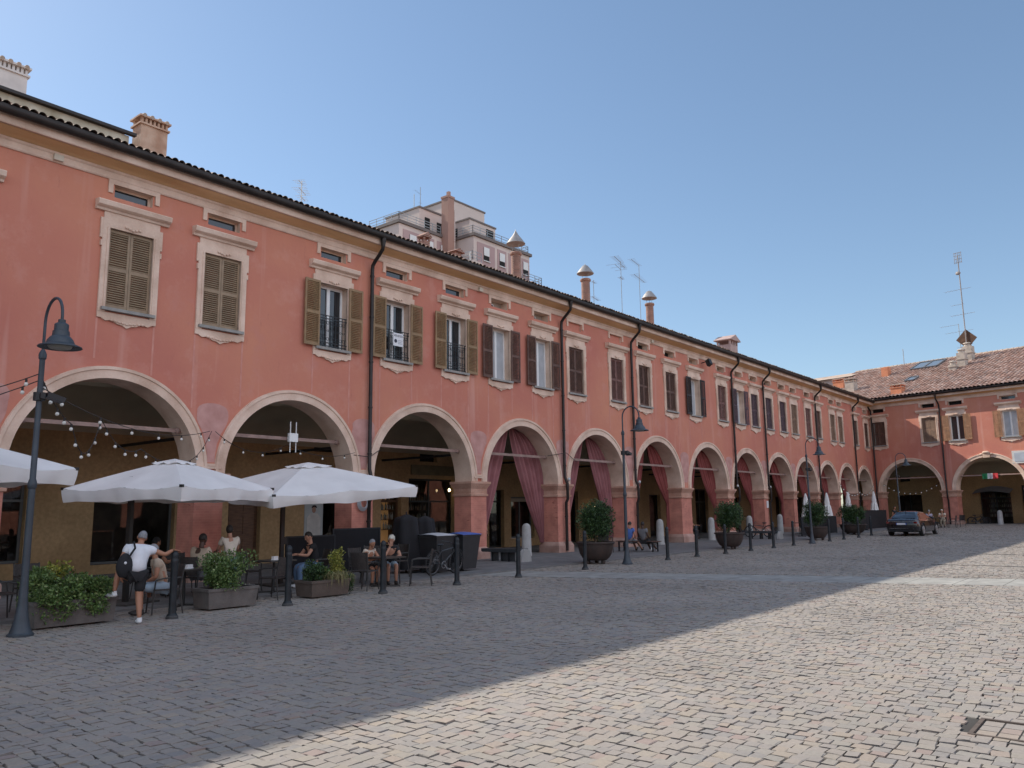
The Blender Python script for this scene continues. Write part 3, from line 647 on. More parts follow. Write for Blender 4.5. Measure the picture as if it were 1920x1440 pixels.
# arch name board above the cafe door, poster in the second bay
p = MB().box(22.5, 25.0, D_IN-.06, D_IN, 3.15, 3.55).build('shop_signboard', mat('old_signboard', (.16, .13, .07), .7, .2, 3), arc, smooth=False)
po = MB().box(17.5, 18.3, D_IN+.12, D_IN+.15, .6, 2.1).build('advert_poster', mat('poster_paper', (.40, .43, .42), .6, .1, 2), arc, smooth=False)
pf = MB(); pf.ell((17.9, D_IN+.115, 1.78), .085, .012, .11, 12, 8)
pf.build('poster_face', mat('poster_skin', (.35, .20, .14), .7, 0), po)
MB().prism([(17.62, .75), (18.18, .75), (18.2, 1.5), (18.05, 1.66), (17.75, 1.66), (17.6, 1.5)], 'y', D_IN+.108, D_IN+.119).build('poster_shirt', mat('poster_shirt', (.52, .50, .46), .7, .1, 6), po, smooth=False)
MB().prism([(17.78, 1.84), (17.82, 1.93), (17.9, 1.95), (17.98, 1.93), (18.02, 1.84), (17.9, 1.88)], 'y', D_IN+.09, D_IN+.10).build('poster_hair', mat('poster_hair', (.03, .02, .02), .7, 0), po, smooth=False)

# ------------------------------------------------------------------ wing at the right
WA = R(258)
wing = thing('arcade_wing', 'shorter terracotta arcaded wing closing the square at right, half in sun', 'building', (69.6, 18.59, .12), WA)
A2 = [(2.89, 2.32), (8.62, 2.35), (14.4, 2.35), (20.2, 2.35)]
W2 = [(.72, 'closed', BROWN, 'dark'), (4.72, 'closed', TAN, 'dark'), (6.75, 'open', mat('warm_brown_shutter', (.30, .15, .075), .65, .2, 5), 'dark'), (10.40, 'open', MATS['warm_brown_shutter'], 'glass'), (13.6, 'closed', TAN, 'dark'), (16.6, 'open', MATS['warm_brown_shutter'], 'dark'), (20.0, 'closed', TAN, 'dark')]  # open shutters in one even warm brown
facade(wing, 0, 24, A2, W2, 1.0)
pillar(wing, .05, .57)
for u, sh, m, at_ in W2:
    window(wing, u, sh, m, pitch=.075, near=u < 12, glass=u != 10.40); attic(wing, u, at_, 1.0)
downpipe(wing, 5.62, jog=True); downpipe(wing, .22, zb=.1)
wg = wing
wroof = tiles(wing, -6, 24, -.74, 10.155, 9.8, 14.36, TILES, name='roof', pitch=.30, course=.42)
MB().add([(-6, -.66, 10.13), (24, -.66, 10.13), (24, .62, 10.62), (-6, .62, 10.62)], [(0, 1, 2, 3)]).build('eaves_shade_sheet', DARK, wing, smooth=False)  # same painted shade below the wing's lowest tiles
MB().add([(-6, 9.8, 14.36), (24, 9.8, 14.36), (24, 20, 10.2), (-6, 20, 10.2)], [(0, 1, 2, 3)]).build('rear_slope', MATS['far_roof'], wing, smooth=False)
rc = MB()
for i in range(74): u = -5.9+i*.405; rc.tube([(u, 9.8, 14.39), (u+.42, 9.8, 14.41)], [.115, .13], 8)
rc.build('ridge_tiles', OLDTILE, wing)
MB().add([(0, 19, 0), (24, 19, 0), (24, 19, 10.3), (0, 19, 10.3), (24, 0, 0), (24, 0, 10), (24, 9.8, 14.36)], [(0, 1, 2, 3), (1, 4, 5, 6, 2)]).build('rear_wall', PL, wing, smooth=False)
HOLES2 = [((-.7, 1.4, .05, 2.45), 'dark'), ((5.9, 8.15, .05, 2.6), 'cafe'), ((8.9, 10.1, .05, 3.0), 'dark'), ((12, 14, .05, 2.6), 'window')]
inner(wing, -5.6, 24, [h for h, k in HOLES2]+[(-.4, .55, 3.6, 4.5), (6.6, 7.5, 3.7, 4.7)], OCHRE)
for h, k in HOLES2: shop(wing, h, k)
for a, b, z0, z1 in ((-.4, .55, 3.6, 4.5), (6.6, 7.5, 3.7, 4.7)): MB().box(a, b, D_IN+.25, D_IN+.28, z0, z1).build('mezzanine_window', DARK, wing, smooth=False)
vault(wing, [(-5, .2), (.2, 5.75), (5.75, 11.5), (11.5, 17.3), (17.3, 23)])
for c, r in A2: tie_rod(wing, c, r)
# keystone ornament of the second arch
ks = MB().prism([(8.40, 4.98), (8.84, 4.98), (8.90, 5.34), (8.34, 5.34)], 'y', -.13, 0); ks.ell((8.62, -.14, 5.36), .26, .07, .10, 10, 6); ks.ell((8.3, -.1, 5.24), .14, .05, .07, 8, 5); ks.ell((8.94, -.1, 5.24), .14, .05, .07, 8, 5)
ks.build('keystone', CREAM, wing)
aw = MB().grid(lambda s, t: (5.7+s*2.7, D_IN-.02-t*.9, 2.75-.35*t+.25*math.sin(math.pi*s)*(1-t*.3)), 16, 4).build('awning', mat('grey_awning', (.22, .22, .23), .9, .1, 4), wing)
pq = MB().box(10.30, 11.40, -.06, 0, 4.45, 5.35).build('wall_plaque', mat('white_marble', (.62, .60, .57), .5, .1, 3), wing, smooth=False)
MB().box(10.45, 11.25, -.075, -.06, 4.58, 5.22).build('plaque_panel', mat('plaque_panel', (.42, .45, .50), .5, .1, 3), pq, smooth=False)
# dormer wall and hipped ridge where the two roofs meet
MB().box(-16, -5.7, 8.0, 12, 10.6, 13.75).build('roof_dormer', mat('dormer_plaster', (.50, .40, .36), .9, .15, 2), wing, smooth=False)
MB().add([(-16, 7.7, 13.75), (-5.3, 7.7, 13.75), (-5.3, 9.9, 14.4), (-16, 9.9, 14.4), (-16, 12, 13.75), (-5.3, 12, 13.75)], [(0, 1, 2, 3), (3, 2, 5, 4)]).build('dormer_roof', OLDTILE, wing, smooth=False)
# ------------------------------------------------------------------ chimneys, aerials
PLCH = mat('chimney_plaster', (.50, .29, .19), .9, .2, 3, .2, 20, col2=(.58, .40, .29)); WCH = mat('white_chimney', (.62, .56, .52), .9, .1, 3)
ORCH = mat('orange_chimney', (.55, .21, .11), .9, .15, 3); GCH = mat('grey_chimney', (.40, .34, .29), .9, .2, 3)
def slot_chimney(root, x, y, z0, z1, w, d, m, slots=6, tile=True, label=None):
    zs = z1-.34
    mb = MB().box(x-w/2, x+w/2, y-d/2, y+d/2, z0, zs); mb.box(x-w/2-.05, x+w/2+.05, y-d/2-.05, y+d/2+.05, zs, zs+.05)
    n = slots
    for i in range(n+1):
        u = x-w/2+.03+(w-.06)*i/n
        for yy in (y-d/2+.04, y+d/2-.04): mb.box(u-.03, u+.03, yy-.04, yy+.04, zs+.05, zs+.21)
    mb.box(x-w/2-.07, x+w/2+.07, y-d/2-.07, y+d/2+.07, zs+.21, zs+.26)
    o = mb.build('chimney', m, root, smooth=False)
    if label: o['label'] = label
    t = MB(); k = max(3, int(w/.16))
    for i in range(k):
        u = x-w/2-.05+(w+.1)*(i+.5)/k
        t.tube([(u, y-d/2-.08, zs+.25), (u, y, zs+.32), (u, y+d/2+.08, zs+.25)], .058, 8)
    t.build('chimney_tiles', OLDTILE, root); return o
def hat_chimney(root, x, y, z0, zs, zb, zt, r=.27):
    mb = MB().lathe([(r*1.45, z0), (r*1.4, z0+.32), (r*1.12, z0+.42), (r, z0+.5), (r*.97, zs-.2), (r*1.2, zs-.14), (r*1.25, zs-.06), (r*1.1, zs), (r*.7, zs)], (x, y, 0), 14)
    mb.build('chimney', CBRICK, root, angle=30)
    h = MB().lathe([(.52, zb), (.53, zb+.02), (.37, zb+.25), (.17, zb+.5), (.03, zt-.08), (.012, zt)], (x, y, 0), 14)
    for k in range(3): a = 2.1*k+.4; h.cyl((x+.16*math.cos(a), y+.16*math.sin(a), zs-.05), (x+.26*math.cos(a), y+.26*math.sin(a), zb+.05), .012, n=6)
    h.build('chimney_cowl', mat('sheet_metal', (.34, .31, .29), .5, .15, 4, metal=.4), root, angle=50)
slot_chimney(ato, 6.85, 3.9, 12.0, 13.45, .68, .6, WCH)
slot_chimney(rf, 10.33, 3.2, 11.2, 13.02, .78, .5, PLCH)
mc = MB().box(20.05, 20.35, 1.8, 2.1, 11, 11.62); mc.box(20.0, 20.4, 1.75, 2.15, 11.75, 11.79); mc.prism([(19.98, 11.79), (20.42, 11.79), (20.2, 11.95)], 'y', 1.74, 2.16)
for a in (20.07, 20.33):
    for b in (1.82, 2.08): mc.box(a-.03, a+.03, b-.03, b+.03, 11.62, 11.75)
mc.build('chimney', CBRICK, rf, smooth=False)
for x, zb, zt in ((32.72, 16.02, 16.85), (39.46, 15.87, 16.52), (47.26, 15.89, 16.49)): hat_chimney(rf, x, 7.6, 12.0, 15.55, zb, zt, .27)
hc = MB().box(47.35, 48.45, 2.0, 2.9, 11, 11.95)
for u in (47.38, 47.75, 48.08, 48.42):
    for v in (2.04, 2.86): hc.box(u-.05, u+.05, v-.05, v+.05, 11.95, 12.25)
hc.prism([(47.15, 12.22), (48.65, 12.22), (48.65, 12.27), (47.9, 12.62), (47.15, 12.27)], 'y', 1.85, 3.05)
hc.build('chimney', mat('mauve_chimney', (.42, .30, .27), .9, .15, 3), rf, smooth=False)
bq = MB().box(22.55, 22.95, 2.6, 3.0, 11, 11.98); bq.prism([(22.45, 11.98), (23.05, 11.98), (22.75, 12.14)], 'y', 2.5, 3.1); bq.build('chimney', CBRICK, rf, smooth=False)
slot_chimney(wroof, 2.5, .1, 10.35, 11.25, .85, .7, ORCH, 3)
slot_chimney(wroof, -4.7, 4.4, 12.0, 13.1, 1.0, .7, ORCH, 3); slot_chimney(wroof, -2.75, 2.7, 11.4, 12.7, .8, .7, GCH, 2)
MB().box(-1.7, -1.1, 6.2, 6.8, 12.8, 13.85).build('chimney', ORCH, wroof, smooth=False)
for x, y, z0, z1, w in ((4.75, 5.4, 12.4, 13.3, .55), (5.15, 6.3, 12.7, 14.35, .62), (5.0, 8.1, 13.4, 15.15, .72)):
    mb = MB().box(x-w/2, x+w/2, y-w/2, y+w/2, z0, z1-.25); mb.box(x-w/2-.06, x+w/2+.06, y-w/2-.06, y+w/2+.06, (z0+z1)/2, (z0+z1)/2+.08); mb.lathe([(w*.42, z1-.25), (w*.42, z1-.05), (w*.55, z1-.03), (w*.45, z1+.06), (.02, z1+.14)], (x, y, 0), 10)
    mb.build('chimney', GCH, wroof, smooth=False)
dq = MB(); c0 = Vector((5.0, 8.0, 15.55)); dq.obox(c0, (.42, 0, .42), (0, .03, 0), (-.42, 0, .42)); dq.build('chimney_cowl', mat('rust_sheet', (.10, .05, .03), .7, .3, 5, metal=.3), wroof, smooth=False)
sk = MB(); k = .3984
def onroof(u, y, o=.0): return (u, y-o*.37, 10.155+k*(y+.74)+o*.93)
def rquad(mb, u0, u1, y0, y1, o0, o1): mb.add([onroof(u, y, o) for o in (o0, o1) for u, y in ((u0, y0), (u1, y0), (u1, y1), (u0, y1))], [(0, 3, 2, 1), (4, 5, 6, 7), (0, 1, 5, 4), (1, 2, 6, 5), (2, 3, 7, 6), (3, 0, 4, 7)])
SKG = glass_mat('skylight_glass', (.14, .17, .20), .08)
for u0, u1, y0, y1, n in ((.45, 2.7, 7.2, 9.3, 2), (1.65, 2.4, 3.3, 4.35, 1)):
    fr = MB(); gl = MB(); w = (u1-u0)/n
    rquad(fr, u0, u1, y0-.06, y0+.08, .0, .22); rquad(fr, u0, u1, y1-.08, y1+.06, 0, .22)
    for i in range(n+1): rquad(fr, u0+w*i-.06, u0+w*i+.06, y0+.08, y1-.08, 0, .22)
    o = fr.build('skylight', mat('skylight_frame', (.12, .12, .125), .5, .1, 3), wroof, smooth=False)
    rquad(gl, u0+.06, u1-.06, y0+.08, y1-.08, .05, .17); gl.build('skylight_pane', SKG, wroof, smooth=False)

def aerial(label, loc, h, arms, rz=0, tilt=0., m=STEEL, group='television aerials on the roofs', r=.018):
    t = thing('tv_aerial', label, 'aerial', loc, rz, group); t.rotation_euler = (tilt, 0, rz)
    MB().cyl((0, 0, -.4), (0, 0, h), r, n=6).build('mast', m, t)
    for z, a, b, ne, el in arms:               # boom from a to b with ne elements of length el
        mb = MB().cyl((a, 0, z), (b, 0, z), .012, n=5)
        for i in range(ne):
            x = a+(b-a)*i/max(1, ne-1); l = el*(1-.4*i/max(1, ne)); mb.cyl((x, -l/2, z), (x, l/2, z), .006, n=4)
        mb.build('antenna', m, t)
    return t
WA_ = mat('white_aerial', (.62, .64, .62), .5, .05, 4)
aerial('white short aerial with fishbone arms on the roof edge left of the tall block', (15.03, 21, 11.4), 1.05, [(.95, -.3, .1, 4, .4), (.72, -.25, .4, 6, .5), (.5, -.1, .35, 4, .35)], .6, m=WA_)
aerial('tall thin aerial with two long booms, between the two cone-hatted chimneys', (35, 21, 11.3), 3.2, [(3.15, -1.1, .1, 8, .5), (2.75, -1.05, .05, 3, .9), (3.05, 0, .8, 6, .35), (2.3, -.2, .3, 5, .3)], .25)
aerial('leaning aerial with two booms behind the rightmost cone-hatted chimney', (37.95, 21.6, 11.4), 3.75, [(3.7, -1.3, .1, 7, .4), (2.95, -.9, .9, 9, .5)], .2, .0)
aerial('short aerial beside the second cone-hatted chimney', (32.35, 21, 11.3), 1.6, [(1.5, -.15, .25, 3, .3), (.7, -.25, .6, 5, .4)], .2)
aerial('white cluster of small aerials before the tall block', (23.7, 21.4, 11.3), 1.0, [(.9, -.3, .3, 5, .5), (.6, -.2, .5, 4, .5)], .9, m=WA_)
def wl(u, y, z): v = wing.matrix_basis @ Vector((u, y, z)); return v
wing_m = Matrix.Translation((69.6, 18.59, .12)) @ Matrix.Rotation(WA, 4, 'Z')
aerial('thin aerial with two booms on the wing ridge above the skylight', wing_m @ Vector((3.85, 9.6, 14.4)), 2.9, [(2.85, -1.5, .0, 8, .4), (2.2, -1.1, 1.1, 9, .5), (.8, -.3, .3, 3, .25)], WA, r=.03)
t = aerial('very tall aerial mast standing on the grey wing chimney', wing_m @ Vector((5.0, 7.9, 15.3)), 7.6, [(4.6, -1.3, .75, 8, .6), (3.3, -.9, .1, 5, .4), (2.4, -1.0, .9, 8, .5)], WA, r=.045, m=mat('rusty_mast', (.25, .22, .21), .6, .3, 3))
gr = MB()
for i in range(5): gr.cyl((-.28+.14*i, 0, 6.9), (-.28+.14*i, 0, 7.9), .02, n=4)
for z in (7.0, 7.3, 7.6, 7.85): gr.cyl((-.32, 0, z), (.32, 0, z), .02, n=4)
gr.build('grid_antenna', MATS['rusty_mast'], t); MB().ell((-.1, 0, 6.05), .22, .1, .16, 8, 6).build('amplifier_box', MATS['rusty_mast'], t)
aerial('short stub aerial on the wing ridge left of the skylight', wing_m @ Vector((-1.2, 9.7, 14.4)), 1.5, [], WA, r=.035)

# ------------------------------------------------------------------ tall block behind
TP = mat('tower_cream', (.58, .47, .42), .9, .08, .3); TM = mat('tower_mauve', (.40, .27, .26), .9, .08, .3); TS = mat('tower_shaft', (.36, .21, .165), .9, .1, .3); TD = mat('tower_trim', (.16, .13, .12), .8, .1, .5)
TB = mat('tower_blind', (.66, .65, .63), .7, .05, 1); RAILM = mat('tower_rail', (.30, .32, .34), .5, 0, 1)
tw = thing('apartment_block', 'tall pinkish apartment block with stepped penthouses rising behind the roof', 'building', (65.5, 62, 0))
def bx(n, x0, x1, y0, y1, z0, z1, m, parent=tw): return MB().box(x0-65.5, x1-65.5, y0-62, y1-62, z0, z1).build(n, m, parent, smooth=False)
wl_ = bx('wall', 57.1, 65.4, 62, 67, 0, 32.9, TP); wr_ = bx('wall', 65.6, 76, 58.7, 68, 0, 32.9, TP)
bx('cornice', 56.9, 65.3, 61.8, 67.2, 32.9, 33.25, TD); bx('cornice', 65.4, 76.25, 58.45, 68.2, 32.9, 33.25, TD)
bx('stair_shaft', 63.75, 64.75, 60.95, 62.0, 0, 37.6, TS); bx('shaft_cap', 63.68, 64.82, 60.88, 62.07, 37.6, 37.85, TS); bx('shaft_vent', 64.15, 64.45, 61.2, 61.6, 37.85, 38.5, TS)
bx('drainpipe', 64.78, 64.9, 60.9, 61.05, 20, 36.3, TP)
def pent(n, x0, x1, y0, y1, z1, ch, m=TP):
    P = [(x0, y0+ch), (x0+ch, y0), (x1, y0), (x1, y1), (x0, y1)] if ch else [(x0, y0), (x1, y0), (x1, y1), (x0, y1)]
    P = [(a-65.5, b-62) for a, b in P]; o = MB().prism(P, 'z', 33.0, z1).build(n, m, tw, smooth=False)
    cx, cyy = sum(p[0] for p in P)/len(P), sum(p[1] for p in P)/len(P)
    MB().prism([(cx+(a-cx)*1.04, cyy+(b-cyy)*1.04) for a, b in P], 'z', z1, z1+.2).build('penthouse_roof', TD, tw, smooth=False); return o
p1 = pent('penthouse', 61.9, 66.6, 63.8, 69.5, 36.5, 0); p2 = pent('penthouse', 66.9, 71.6, 60.5, 66, 35.7, 0); p3 = pent('upper_penthouse', 67.9, 74.2, 64.5, 69.3, 39.5, 0)
def twin(par, x, y, z, w=1.1, h=1.5, bl=.6):
    o = bx('window', x-w/2, x+w/2, y-.05, y+.02, z, z+h, DARK, tw)
    MB().box(x-w/2-65.5, x+w/2-65.5, y-62.09, y-62.05, z+h*(1-bl), z+h).build('blind', TB, o, smooth=False)
    MB().box(x-w/2-65.6, x+w/2-65.4, y-62.15, y-62.05, z-.1, z).build('sill', TB, o, smooth=False)
for z in (29.6, 26.5):
    for a, b in ((57.7, 60.3), (60.8, 62.5), (63.0, 64.8)):
        bx('panel', a, b, 61.94, 62, z, z+2.75, TM); twin(tw, (a+b)/2+.15, 61.94, z+.75, 1.0, 1.6, 1.0)
    for a, b in ((66.2, 69.3), (69.8, 71.4), (71.9, 74.0), (74.4, 75.8)):
        bx('panel', a, b, 58.64, 58.7, z, z+2.75, TM); twin(tw, (a+b)/2, 58.64, z+.75, .95, 1.6, .62)
for x, z in ((63.2, 34.0), (65.2, 33.9)): bx('window', x-.4, x+.4, 63.74, 63.8, z, z+1.6, DARK); 
bx('window', 69.9, 71.2, 60.44, 60.5, 34.0, 35.3, DARK); bx('window', 66.84, 66.9, 62.4, 63.2, 33.3, 35.0, DARK)
def rail(pts, z0, h=1.0):
    mb = MB()
    for a, b in zip(pts, pts[1:]):
        for z in (z0+.35, z0+.7, z0+h): mb.bar((a[0]-65.5, a[1]-62, z), (b[0]-65.5, b[1]-62, z), .05, .05)
        L = math.hypot(b[0]-a[0], b[1]-a[1]); n = max(2, int(L/1.2))
        for i in range(n+1): x = a[0]+(b[0]-a[0])*i/n-65.5; y = a[1]+(b[1]-a[1])*i/n-62; mb.bar((x, y, z0), (x, y, z0+h), .05, .05)
    mb.build('railing', RAILM, tw, smooth=False)
rail([(57.2, 67), (57.2, 62.1), (63.7, 62.1)], 33.25); rail([(65.7, 62), (65.7, 58.9), (76, 58.9), (76, 68)], 33.25)
bs = bx('balcony', 64.2, 65.8, 57.6, 61, 29.2, 29.45, TP); rail([(64.3, 61), (64.3, 57.7), (65.8, 57.7)], 29.45, 1.1)
bs = bx('balcony', 74.3, 77.2, 57.6, 58.7, 28.9, 29.2, TD); rail([(74.4, 58.6), (74.4, 57.7), (77.1, 57.7), (77.1, 58.7)], 29.2, 1.0)
aerial('aerial on top of the tall block', (65.2, 67, 36.7), 4.2, [(3.3, -1.4, .1, 5, .5), (2.2, -.2, .3, 3, .5)], .3, r=.05); aerial('stub aerial on the tall block left of its mast', (63.2, 66, 36.7), 2.4, [], 0, r=.05)
# sunlit houses closing the square behind the viewer (seen mirrored in the shop windows)
op = thing('opposite_building', 'plain terracotta building facing the arcade, mirrored in the shop windows', 'building', (20, -42, 0))
MB().box(-75, 75, -9, 0, 0, 11).build('wall', mat('sunlit_plaster', (.50, .20, .14), .9, .2, .4), op, smooth=False); MB().prism([(-10, 11), (.8, 11), (-4.6, 14)], 'x', -76, 76).build('roof', MATS['far_roof'], op, smooth=False)
for i in range(24):
    x = -70+6*i; MB().prism([(x-1.9, .1), (x+1.9, .1), (x+1.9, 2.6)]+[(x+1.9*math.cos(a), 2.6+1.9*math.sin(a)) for a in [math.pi*k/10 for k in range(1, 10)]]+[(x-1.9, 2.6)], 'y', -.02, .03).build('arch_opening', DARK, op, smooth=False)
    MB().box(x-.6, x+.6, -.02, .05, 6.2, 8.3).build('shutter', OLIVE, op, smooth=False)
# ------------------------------------------------------------------ street furniture
def foliage(n, rad, leaf, seed, clumps=14, low=-1., flat=.8, aspect=1.8):
    g = np.random.default_rng(seed); V = []; F = []
    cc = g.normal(0, 1, (clumps, 3)); cc /= np.linalg.norm(cc, axis=1)[:, None]; cc *= g.uniform(.35, .8, (clumps, 1)); cr = g.uniform(.22, .42, clumps)
    for i in range(n):
        k = g.integers(clumps); d = g.normal(0, 1, 3); d /= np.linalg.norm(d); p = cc[k]+d*cr[k]*g.uniform(.55, 1.05)
        if p[2] < low: continue
        p = p*np.array(rad); a = g.normal(0, 1, 3)+d*.9+np.array([0, 0, .35]); a /= np.linalg.norm(a); b = np.cross(a, g.normal(0, 1, 3)); b /= np.linalg.norm(b)+1e-9
        s = leaf*g.uniform(.6, 1.3); w = s/aspect; o = len(V); c = np.cross(a, b)*w*.15
        V += [tuple(p-b*w*.15), tuple(p+a*s*.5-b*w*.5+c), tuple(p+a*s), tuple(p+a*s*.5+b*w*.5+c)]; F.append((o, o+1, o+2, o+3))
    mb = MB(); mb.v = V; mb.f = F; return mb
LEAF_D = island_mat('dark_leaves', [(0, (.012, .03, .008)), (.5, (.028, .065, .016)), (.85, (.05, .10, .025)), (1, (.08, .14, .04))], .5, 0, jitter=.05)
LEAF_M = island_mat('mid_leaves', [(0, (.045, .085, .02)), (.5, (.085, .155, .035)), (.85, (.14, .215, .055)), (1, (.26, .30, .13))], .5, 0, jitter=.05)
LEAF_Y = island_mat('yellow_leaves', [(0, (.12, .14, .02)), (.5, (.24, .25, .035)), (.85, (.36, .34, .06)), (1, (.42, .40, .12))], .5, 0, jitter=.05)
STRAW = island_mat('dry_grass', [(0, (.16, .14, .05)), (.5, (.28, .23, .10)), (1, (.10, .14, .04))], .6, 0, jitter=.05)
CONC = mat('planter_concrete', (.135, .12, .11), .9, .2, 5, .3, 40, fine=.3); CONC2 = mat('planter_brown', (.10, .075, .06), .85, .2, 5, .3, 40); SOIL = mat('soil', (.03, .022, .015), .95, .3, 10)
# iron bollards along the edge of the square
BOLL = [(6.87, 12.73), (9.03, 12.66), (11.45, 12.80), (13.7, 12.82), (16.03, 12.89), (19.1, 12.95), (23.96, 12.98), (26.04, 12.97), (28.17, 12.88), (30.49, 12.89), (32.86, 12.9), (35.4, 13.0), (40.2, 13.0), (42.4, 13.0), (44.9, 13.0), (47.6, 13.1)]
def bollard():
    t = thing('iron_bollard', 'x', 'bollard')
    MB().lathe([(.085, -.04), (.085, .05), (.078, .07), (.062, .085), (.058, .12), (.054, .88), (.058, .90), (.058, .93), (.05, .95), (.052, .965), (.058, 1.0), (.054, 1.035), (.036, 1.065), (.01, 1.08), (.0, 1.08)], n=16).build('post', IRON, t, angle=30)
    MB().lathe([(.098, -.04), (.098, .035), (.085, .05), (.06, .055)], n=16).build('base_ring', mat('bollard_base', (.05, .05, .05), .7, .3, 6), t, angle=30)
    return t
where = ['touched by the man in white', 'between the long grey planter and the brown planter', 'in front of the couple at the cafe table', 'in front of the parked bicycle', 'in front of the low bench end', 'just left of the nearest round pot']
b0 = bollard()
for i, (x, y) in enumerate(BOLL):
    lb = 'dark iron bollard '+where[i] if i < 6 else f'dark iron bollard, {ORD[i]} from the left in the row edging the square'
    o = b0 if i == 0 else dup(b0)
    o.location = (x, y, gz(x)); o['label'] = lb; o['group'] = 'dark iron bollards along the cafe side'
# pale stone bollards standing under the arches
SB = [(23.5, 18.5), (33.6, 18.55), (39.1, 18.6), (44.0, 18.6), (48.6, 18.6), (53.8, 18.6)]
for i, (x, y) in enumerate(SB):
    if i == 0:
        s0 = o = MB().lathe([(.20, -.05), (.20, .06), (.185, .08), (.17, .95), (.155, 1.05), (.12, 1.12), (.06, 1.16), (0, 1.17)], n=18).build('stone_bollard', mat('pale_stone', (.36, .35, .335), .85, .12, 4, .2, 50, fine=.3), angle=50)
    else: o = s0.copy(); C.objects.link(o)
    o.location = (x, y, gz(x)+.03)
    tag(o, f'pale stone bollard with rounded top, {ORD[i]} from the left under the arches', 'bollard', 'pale stone bollards under the arches')
# swan-neck street lamps
def lamp():
    t = thing('street_lamp', 'x', 'lamp')
    MB().lathe([(.17, -.05), (.17, .03), (.145, .05), (.12, .12), (.09, .25), (.072, .38), (.062, .50), (.052, .8), (.046, 2.05), (.058, 2.07), (.062, 2.12), (.055, 2.16), (.042, 2.2), (.038, 3.95), (.052, 3.97), (.055, 4.03), (.042, 4.07), (.026, 4.1), (.0, 4.1)], n=16).build('post', LAMPM, t, angle=30)
    r = .30; A = [(0, 0, 4.05), (0, 0, 4.50)]+[(0, -r+r*math.cos(a), 4.52+r*1.05*math.sin(a)) for a in [math.pi*k/12 for k in range(13)]]+[(0, -2*r, 4.44)]
    MB().tube(A, .022, 8).build('arm', LAMPM, t)
    sh = MB().lathe([(.02, 4.47), (.05, 4.46), (.05, 4.42), (.085, 4.40), (.095, 4.385), (.095, 4.30), (.11, 4.29), (.115, 4.22), (.135, 4.205), (.17, 4.16), (.19, 4.105), (.285, 4.065), (.29, 4.05), (.20, 4.055), (.17, 4.08), (.0, 4.09)], (0, -2*r, 0), 20)
    s = sh.build('lamp_shade', LAMPM, t, angle=30)
    MB().lathe([(.165, 4.078), (.14, 4.04), (.06, 4.02), (0, 4.015)], (0, -2*r, 0), 16).build('diffuser', mat('lamp_glass', (.30, .30, .27), .3, .05, 3), s)
    fl = MB().box(-.03, .03, -.14, .06, 3.36, 3.44); fl.obox((.20, -.02, 3.40), (.12, 0, -.035), (0, .09, 0), (.015, 0, .035)); fl.lathe([(.085, 3.34), (.085, 3.46)], n=10)
    fl.build('floodlight', mat('floodlight_black', (.02, .02, .022), .5, .2, 4), t, smooth=False); return t
l0 = lamp(); LL = ['near swan-neck street lamp at the left, between the two white parasols', 'swan-neck street lamp beside the nearest round potted shrub', 'swan-neck street lamp beside the third round potted shrub', 'farthest swan-neck street lamp behind the parked car']
for i, (x, y) in enumerate(((4.65, 12.74), (21.59, 13.09), (37.75, 13.0), (54.5, 13.2))):
    o = l0 if i == 0 else dup(l0); o.location = (x, y, gz(x)); o['label'] = LL[i]; o['group'] = 'swan-neck street lamps'
# round bowls with clipped shrubs
POT = mat('dark_bowl', (.045, .03, .025), .6, .25, 4, .2, 30)
def pot():
    t = thing('potted_shrub', 'x', 'plant')
    p = MB().lathe([(.20, .10), (.33, .11), (.42, .18), (.50, .32), (.55, .50), (.565, .60), (.60, .61), (.61, .65), (.60, .67), (.55, .67), (.52, .60), (0, .58)], n=28).build('bowl', POT, t, angle=40)
    for k in range(3):
        a = 2.1*k+.5; MB().lathe([(.05, -.03), (.065, .02), (.07, .09), (.05, .14)], (.27*math.cos(a), .27*math.sin(a), 0), 8).build('foot', POT, p)
    MB().tube([(0, 0, .5), (.02, .01, .8), (.0, -.02, 1.1)], [.04, .035, .02], 7).build('trunk', mat('bark', (.08, .06, .04), .9, .3, 12), t)
    f = foliage(9500, (.64, .64, .74), .062, 11, 70, -.98); f.v = [(a, b, c+1.30) for a, b, c in f.v]; f.build('crown', LEAF_D, t, smooth=False)
    return t
p0 = pot()
for i, (x, y, lb) in enumerate(((21.4, 14.1, 'round potted shrub nearest the camera, right of the dark wooden cafe chairs'), (31.5, 14.2, 'round potted shrub beside the cluttered stone bollard in mid distance'), (41.4, 14.0, 'round potted shrub just right of the third street lamp'), (48.8, 14.4, 'farthest round potted shrub, left of the parked car'))):
    o = p0 if i == 0 else dup(p0); o.location = (x, y, gz(x)); o.rotation_euler = (0, 0, 1.3*i); o['label'] = lb; o['group'] = 'round bowls with clipped dark shrubs'
    if i == 3: o.scale = (1.25, 1.25, .88)
